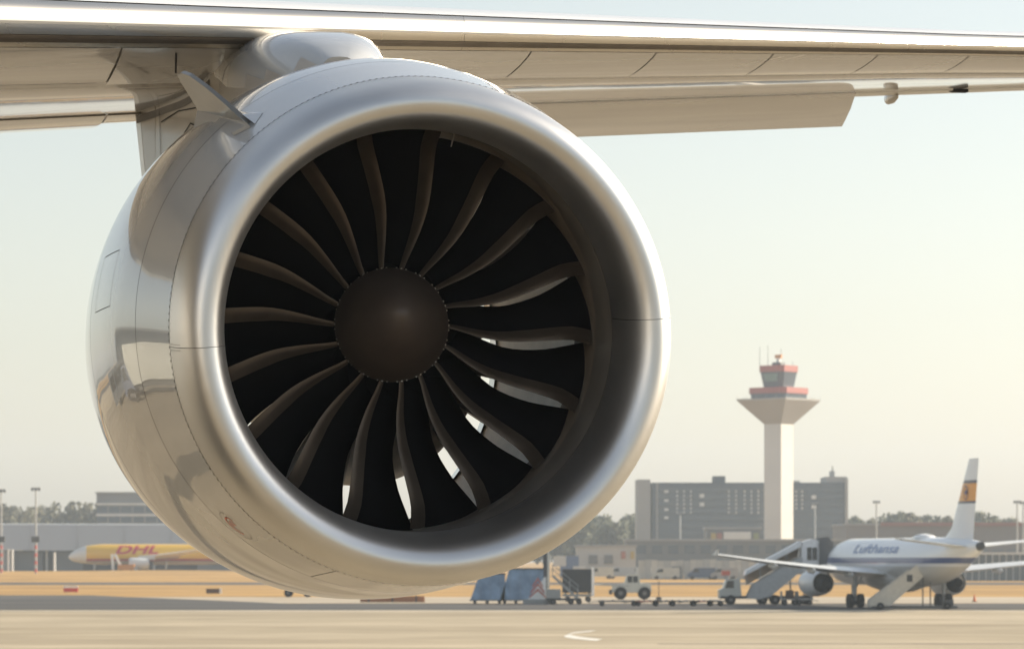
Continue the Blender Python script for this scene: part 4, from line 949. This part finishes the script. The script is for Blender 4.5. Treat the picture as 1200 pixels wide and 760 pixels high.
# noise wall: pale panels
q = FPX/640; t = thing('noise_wall', 'pale panelled noise wall at the far edge of the dry grass', 'wall', ((822-600)/q, 640, 0))
for i in range(21):
    px = 748+i*7.6; h = 3.55+random.uniform(-.1, .25)
    b = MB(); b.box(((px-822)/q+.03, random.uniform(-.06, .06), 0), ((px+7.6-822)/q-.03, .35, h)); b.build('panel', mat('noise_panel_%d' % (i % 3), [(.46, .46, .43), (.40, .41, .40), (.50, .49, .45)][i % 3], .7, 0, .12, .3), t)
b = MB(); b.box((-.9+(793-822)/q, -.15, 0), (.9+(793-822)/q, -.07, 2.4)); b.build('gate', M_grblue, t)
# slatted glass front at right
q = FPX/600; t = thing('slatted_facade', 'blue-grey hall front with tall white mullions behind the jet tail', 'building', ((1180-600)/q, 600, 0))
b = MB(); b.box((-28, .3, 0), (30, 12, 4.6)); b.build('wall', mat('facade_glass', (.16, .19, .21), .25), t)
b = MB(); b.box((-28, 0, 4.6), (30, 12.4, 5.0)); b.build('eave', B_white, t)
for i in range(48): b = MB(); b.box((-27.8+i*1.2, 0, 0), (-27.6+i*1.2, .3, 4.6)); b.build('mullion', mat('mullion_grey', (.45, .46, .46), .5), t)

# parked vans
def van(px, d, label, m):
    t = thing('parked_van', label, 'van', at(px, d, .0), R(random.uniform(-8, 8)))
    b = MB(); b.prism([(-2.6, .45), (-2.6, 1.1), (-1.9, 1.35), (-1.3, 2.15), (2.5, 2.2), (2.6, .45)], 'y', -.95, .95); bd = b.build('body', m, t)
    b = MB(); b.prism([(-1.8, 1.35), (-1.25, 2.0), (-.5, 2.0), (-.5, 1.35)], 'y', -.97, -.94); b.build('side_window', M_glass, bd)
    for x in (-1.7, 1.7):
        for y in (-.85, .85): wheel(t, x, y, .36, .25)
for px, d, lab, m in ((703, 655, 'white van parked beside the black container', M_vwhite), (728, 660, 'light blue van parked behind the tow tractor', mat('van_blue', (.35, .40, .45), .4)), (748, 662, 'silver van parked between blue van and noise wall', mat('van_silver', (.48, .50, .50), .35, .3)), (780, 632, 'white van parked against the noise wall gate', M_vwhite), (822, 632, 'dark blue van parked along the noise wall', mat('van_navy', (.08, .12, .2), .4)), (848, 632, 'small grey van parked near the end of the noise wall', mat('van_grey', (.3, .31, .32), .4))):
    van(px, d, lab, m)

# light masts
def mast(px, d, top, label, head=True, r=.22, stripes=False):
    z = zat(top, d); t = thing('light_mast', label, 'mast', at(px, d, 0))
    b = MB(); b.tube((0, 0, 0), (0, 0, z), r, r*.55, 8); b.build('pole', mat('mast_grey', (.40, .41, .41), .5, .3), t)
    if head:
        b = MB(); b.cbox((0, 0, z+.2), (1.9, .5, .35)); h = b.build('lamp_bar', M_steel, t)
        for x in (-.7, 0, .7): b = MB(); b.cbox((x, -.35, z-.1), (.45, .35, .4)); b.build('floodlight', M_dsteel, h)
    if stripes:
        for k in range(4): b = MB(); b.tube((0, 0, 1+k*1.6), (0, 0, 1.8+k*1.6), r*1.08, r*1.06, 8); b.build('red_band', mat('mast_red', (.5, .12, .1), .6), t)
        b = MB(); b.cbox((0, -.3, 7.8), (1.6, .6, 1.2)); b.build('equipment_box', M_dsteel, t)
for px, d, top, lab, st_ in ((1.5, 700, 575, 'slim floodlight mast at the far end of the hangar', True), (42, 700, 573, 'floodlight mast with dark box standing before the hangar', True), (797, 850, 602, 'pale lamp post in front of the terminal block', False), (955, 850, 590, 'pale lamp post between tower and terminal end', False), (1027, 900, 588, 'tall lamp mast right of the terminal block', False), (1192, 820, 588, 'floodlight mast beyond the jet tail', False), (1199, 830, 589, 'second floodlight mast beyond the jet tail', False)):
    mast(px, d, top, lab, True, .30 if not st_ else .26, st_)
for px, h, lab in ((64, 5.2, 'short pale bollard post by the cargo jet nose'), (10, 6.0, 'pair post by the hangar door, outer one'), (14.5, 6.0, 'pair post by the hangar door, inner one')):
    t = thing('pale_post', lab, 'post', at(px, 800, 0)); b = MB(); b.tube((0, 0, 0), (0, 0, h), .28, .24, 8); b.build('pole', M_white, t); b = MB(); b.cbox((0, 0, .15), (.9, .9, .3)); b.build('foot', M_steel, t)

# ------------------------------------------------------------------ trees
L_mats = [mat('leaf_%d' % i, c, .75, 0, .25, .15) for i, c in enumerate(((.060, .070, .028), (.085, .080, .035), (.050, .062, .030)))]
M_bark = mat('bark', (.09, .07, .055), .9)
def crown(b, c, rx, rz, n, size):
    lobes = [(Vector((random.uniform(-.6, .6)*rx, random.uniform(-.6, .6)*rx, random.uniform(-.5, .6)*rz)), random.uniform(.35, .6)) for _ in range(9)]
    for _ in range(n):
        lc, lr = random.choice(lobes); v = Vector((random.gauss(0, 1), random.gauss(0, 1), random.gauss(0, 1))).normalized()
        p = c + lc + Vector((v.x*rx*lr, v.y*rx*lr, v.z*rz*lr))*random.uniform(.55, 1.05)
        u = Vector((random.gauss(0, 1), random.gauss(0, 1), random.gauss(0, 1))).normalized(); w_ = u.orthogonal().normalized(); s = size*random.uniform(.5, 1.2)
        b.add([p-u*s-w_*s*.5, p+u*s-w_*s*.4, p+u*s*.8+w_*s*.6, p-u*s*.7+w_*s*.5], [(0, 1, 2, 3)])
def tree(px, d, top, rx, label, kind, n=1500):
    z = zat(top, d); t = thing('broadleaf_tree', label, 'tree', at(px, d, 0), 0, 'trees behind the brown hall')
    b = MB(); b.tube((0, 0, 0), (0, 0, z*.6), .5, .25, 8)
    for a in (0, 2.1, 4.2): b.tube((0, 0, z*.4), (rx*.5*cos(a), rx*.5*sin(a), z*.72), .22, .08, 6)
    b.build('trunk', M_bark, t)
    b = MB(); crown(b, Vector((0, 0, z*.66)), rx, z*.36, n, .75); b.build('crown', L_mats[kind % 3], t)
TR = [(1003, 605, 5, 'rounded tree directly right of the terminal block'), (1017, 606, 5, 'low tree between terminal block and lamp mast'), (1043, 598, 6, 'dark round tree standing above the brown hall roof'), (1056, 603, 5, 'broad tree beside the dark round tree'), (1068, 600, 4.5, 'pointed tree midway along the brown hall'), (1082, 604, 5, 'low bushy tree behind the brown hall'), (1094, 605, 5, 'tree close to the jet tail fin on its hall side'), (1107, 606, 5, 'tree partly hidden by the jet tail fin'), (1147, 601, 5, 'tall tree just beyond the jet tail fin'), (1162, 606, 5, 'low tree between tall tree and floodlight masts'), (1176, 603, 6, 'wide tree near the floodlight masts'), (1190, 606, 5, 'tree behind the floodlight masts')]
for i, (px, top, rx, lab) in enumerate(TR): tree(px, 1150+random.uniform(-40, 60), top, rx, lab, i)
def wood(name, label, p0, p1, d, top, step, size, n, kind):
    b = MB(); x = p0
    while x < p1:
        dd = d+random.uniform(-40, 60); z = zat(top+random.uniform(-3, 6), dd); q = FPX/dd
        crown(b, at(x, dd, z*.55), random.uniform(5, 8), z*.47, n, size); x += step*random.uniform(.7, 1.3)
    o = b.build(name, L_mats[kind]); tag(o, label, 'trees', kind='stuff')
wood('tree_line', 'belt of olive-green trees behind the hangar', -260, 150, 1250, 592, 9, 1.0, 1100, 1)
wood('woodland', 'hazy woodland between engine cowl and terminal block', 560, 764, 1180, 605, 9, 1.0, 1000, 0)
wood('distant_woods', 'far hazy woods along the horizon', -1400, 2600, 1900, 634, 26, 2.2, 150, 2)
wood('shrub_belt', 'dark shrubs along the foot of the brown hall trees', 985, 1340, 1230, 612, 16, 1.0, 450, 2)

# ------------------------------------------------------------------ beyond the left edge of the picture (mirrored in the nacelle paint)
t = thing('terminal_pier', 'long dark-glazed terminal pier reflected in the engine cowl', 'building', (-150, 150, 0), R(28))
b = MB(); b.box((-90, 0, 0), (60, 24, 15)); b.build('wall', B_dark, t)
b = MB(); b.box((-91, -1, 15), (61, 25, 16.2)); b.build('roof_edge', B_mid, t)
for i in range(24): inst_box('window_bay', UNIT_win if i % 5 == 0 else UNIT_band, t, (-86+i*6.1, -.2, 9.5), (5.2, .5, 6))
t = thing('catering_truck', 'white box truck reflected in the engine cowl', 'truck', (-21, 44, hz(44)+.03), R(65))
b = MB(); b.box((-3.5, -1.2, 1.1), (2.3, 1.2, 3.9)); b.build('box_body', M_vwhite, t)
b = MB(); b.prism([(2.35, .6), (2.35, 2.6), (3.3, 2.6), (3.9, 1.7), (3.95, .6)], 'y', -1.1, 1.1); c_ = b.build('cab', mat('truck_cab', (.10, .13, .2), .4), t)
b = MB(); b.prism([(2.6, 1.6), (2.6, 2.45), (3.2, 2.45), (3.6, 1.6)], 'y', -1.13, 1.13); b.build('cab_window', M_glass, c_)
b = MB(); b.box((-3.4, -.9, .6), (2.4, .9, 1.09)); b.build('chassis', M_dsteel, t)
for x in (-2.3, 2.9):
    for y in (-1.0, 1.0): wheel(t, x, y, .5, .35)
t = thing('apron_bus', 'dark apron bus reflected in the engine cowl', 'bus', (-26, 58, hz(58)+.03), R(40))
b = MB(); b.box((-5.5, -1.3, .5), (5.5, 1.3, 3.0)); bb = b.build('body', mat('bus_slate', (.16, .18, .2), .4, coat=.4), t)
for k in range(6): b = MB(); b.box((-5.1+k*1.75, -1.33, 1.5), (-3.6+k*1.75, 1.33, 2.6)); b.build('window', M_glass, bb)
for x in (-3.6, 3.6):
    for y in (-1.1, 1.1): wheel(t, x, y, .5, .35)

HAZE = 0.0002

# ------------------------------------------------------------------ haze: one closed box of warm air round everything
b = MB(); b.box((-2700, -700, -1.5), (2700, 2900, 95))
hz_o = b.build('haze', bpy.data.materials.new('haze_air'))
hm = hz_o.data.materials[0]; hm.use_nodes = True; hn = hm.node_tree; hn.nodes.clear()
ho = hn.nodes.new('ShaderNodeOutputMaterial'); pv = hn.nodes.new('ShaderNodeVolumePrincipled')
pv.inputs['Color'].default_value = (0.72, 0.85, 1.0, 1); pv.inputs['Density'].default_value = HAZE; pv.inputs['Anisotropy'].default_value = 0.1
hn.links.new(pv.outputs[0], ho.inputs['Volume'])
tag(hz_o, kind='stuff')
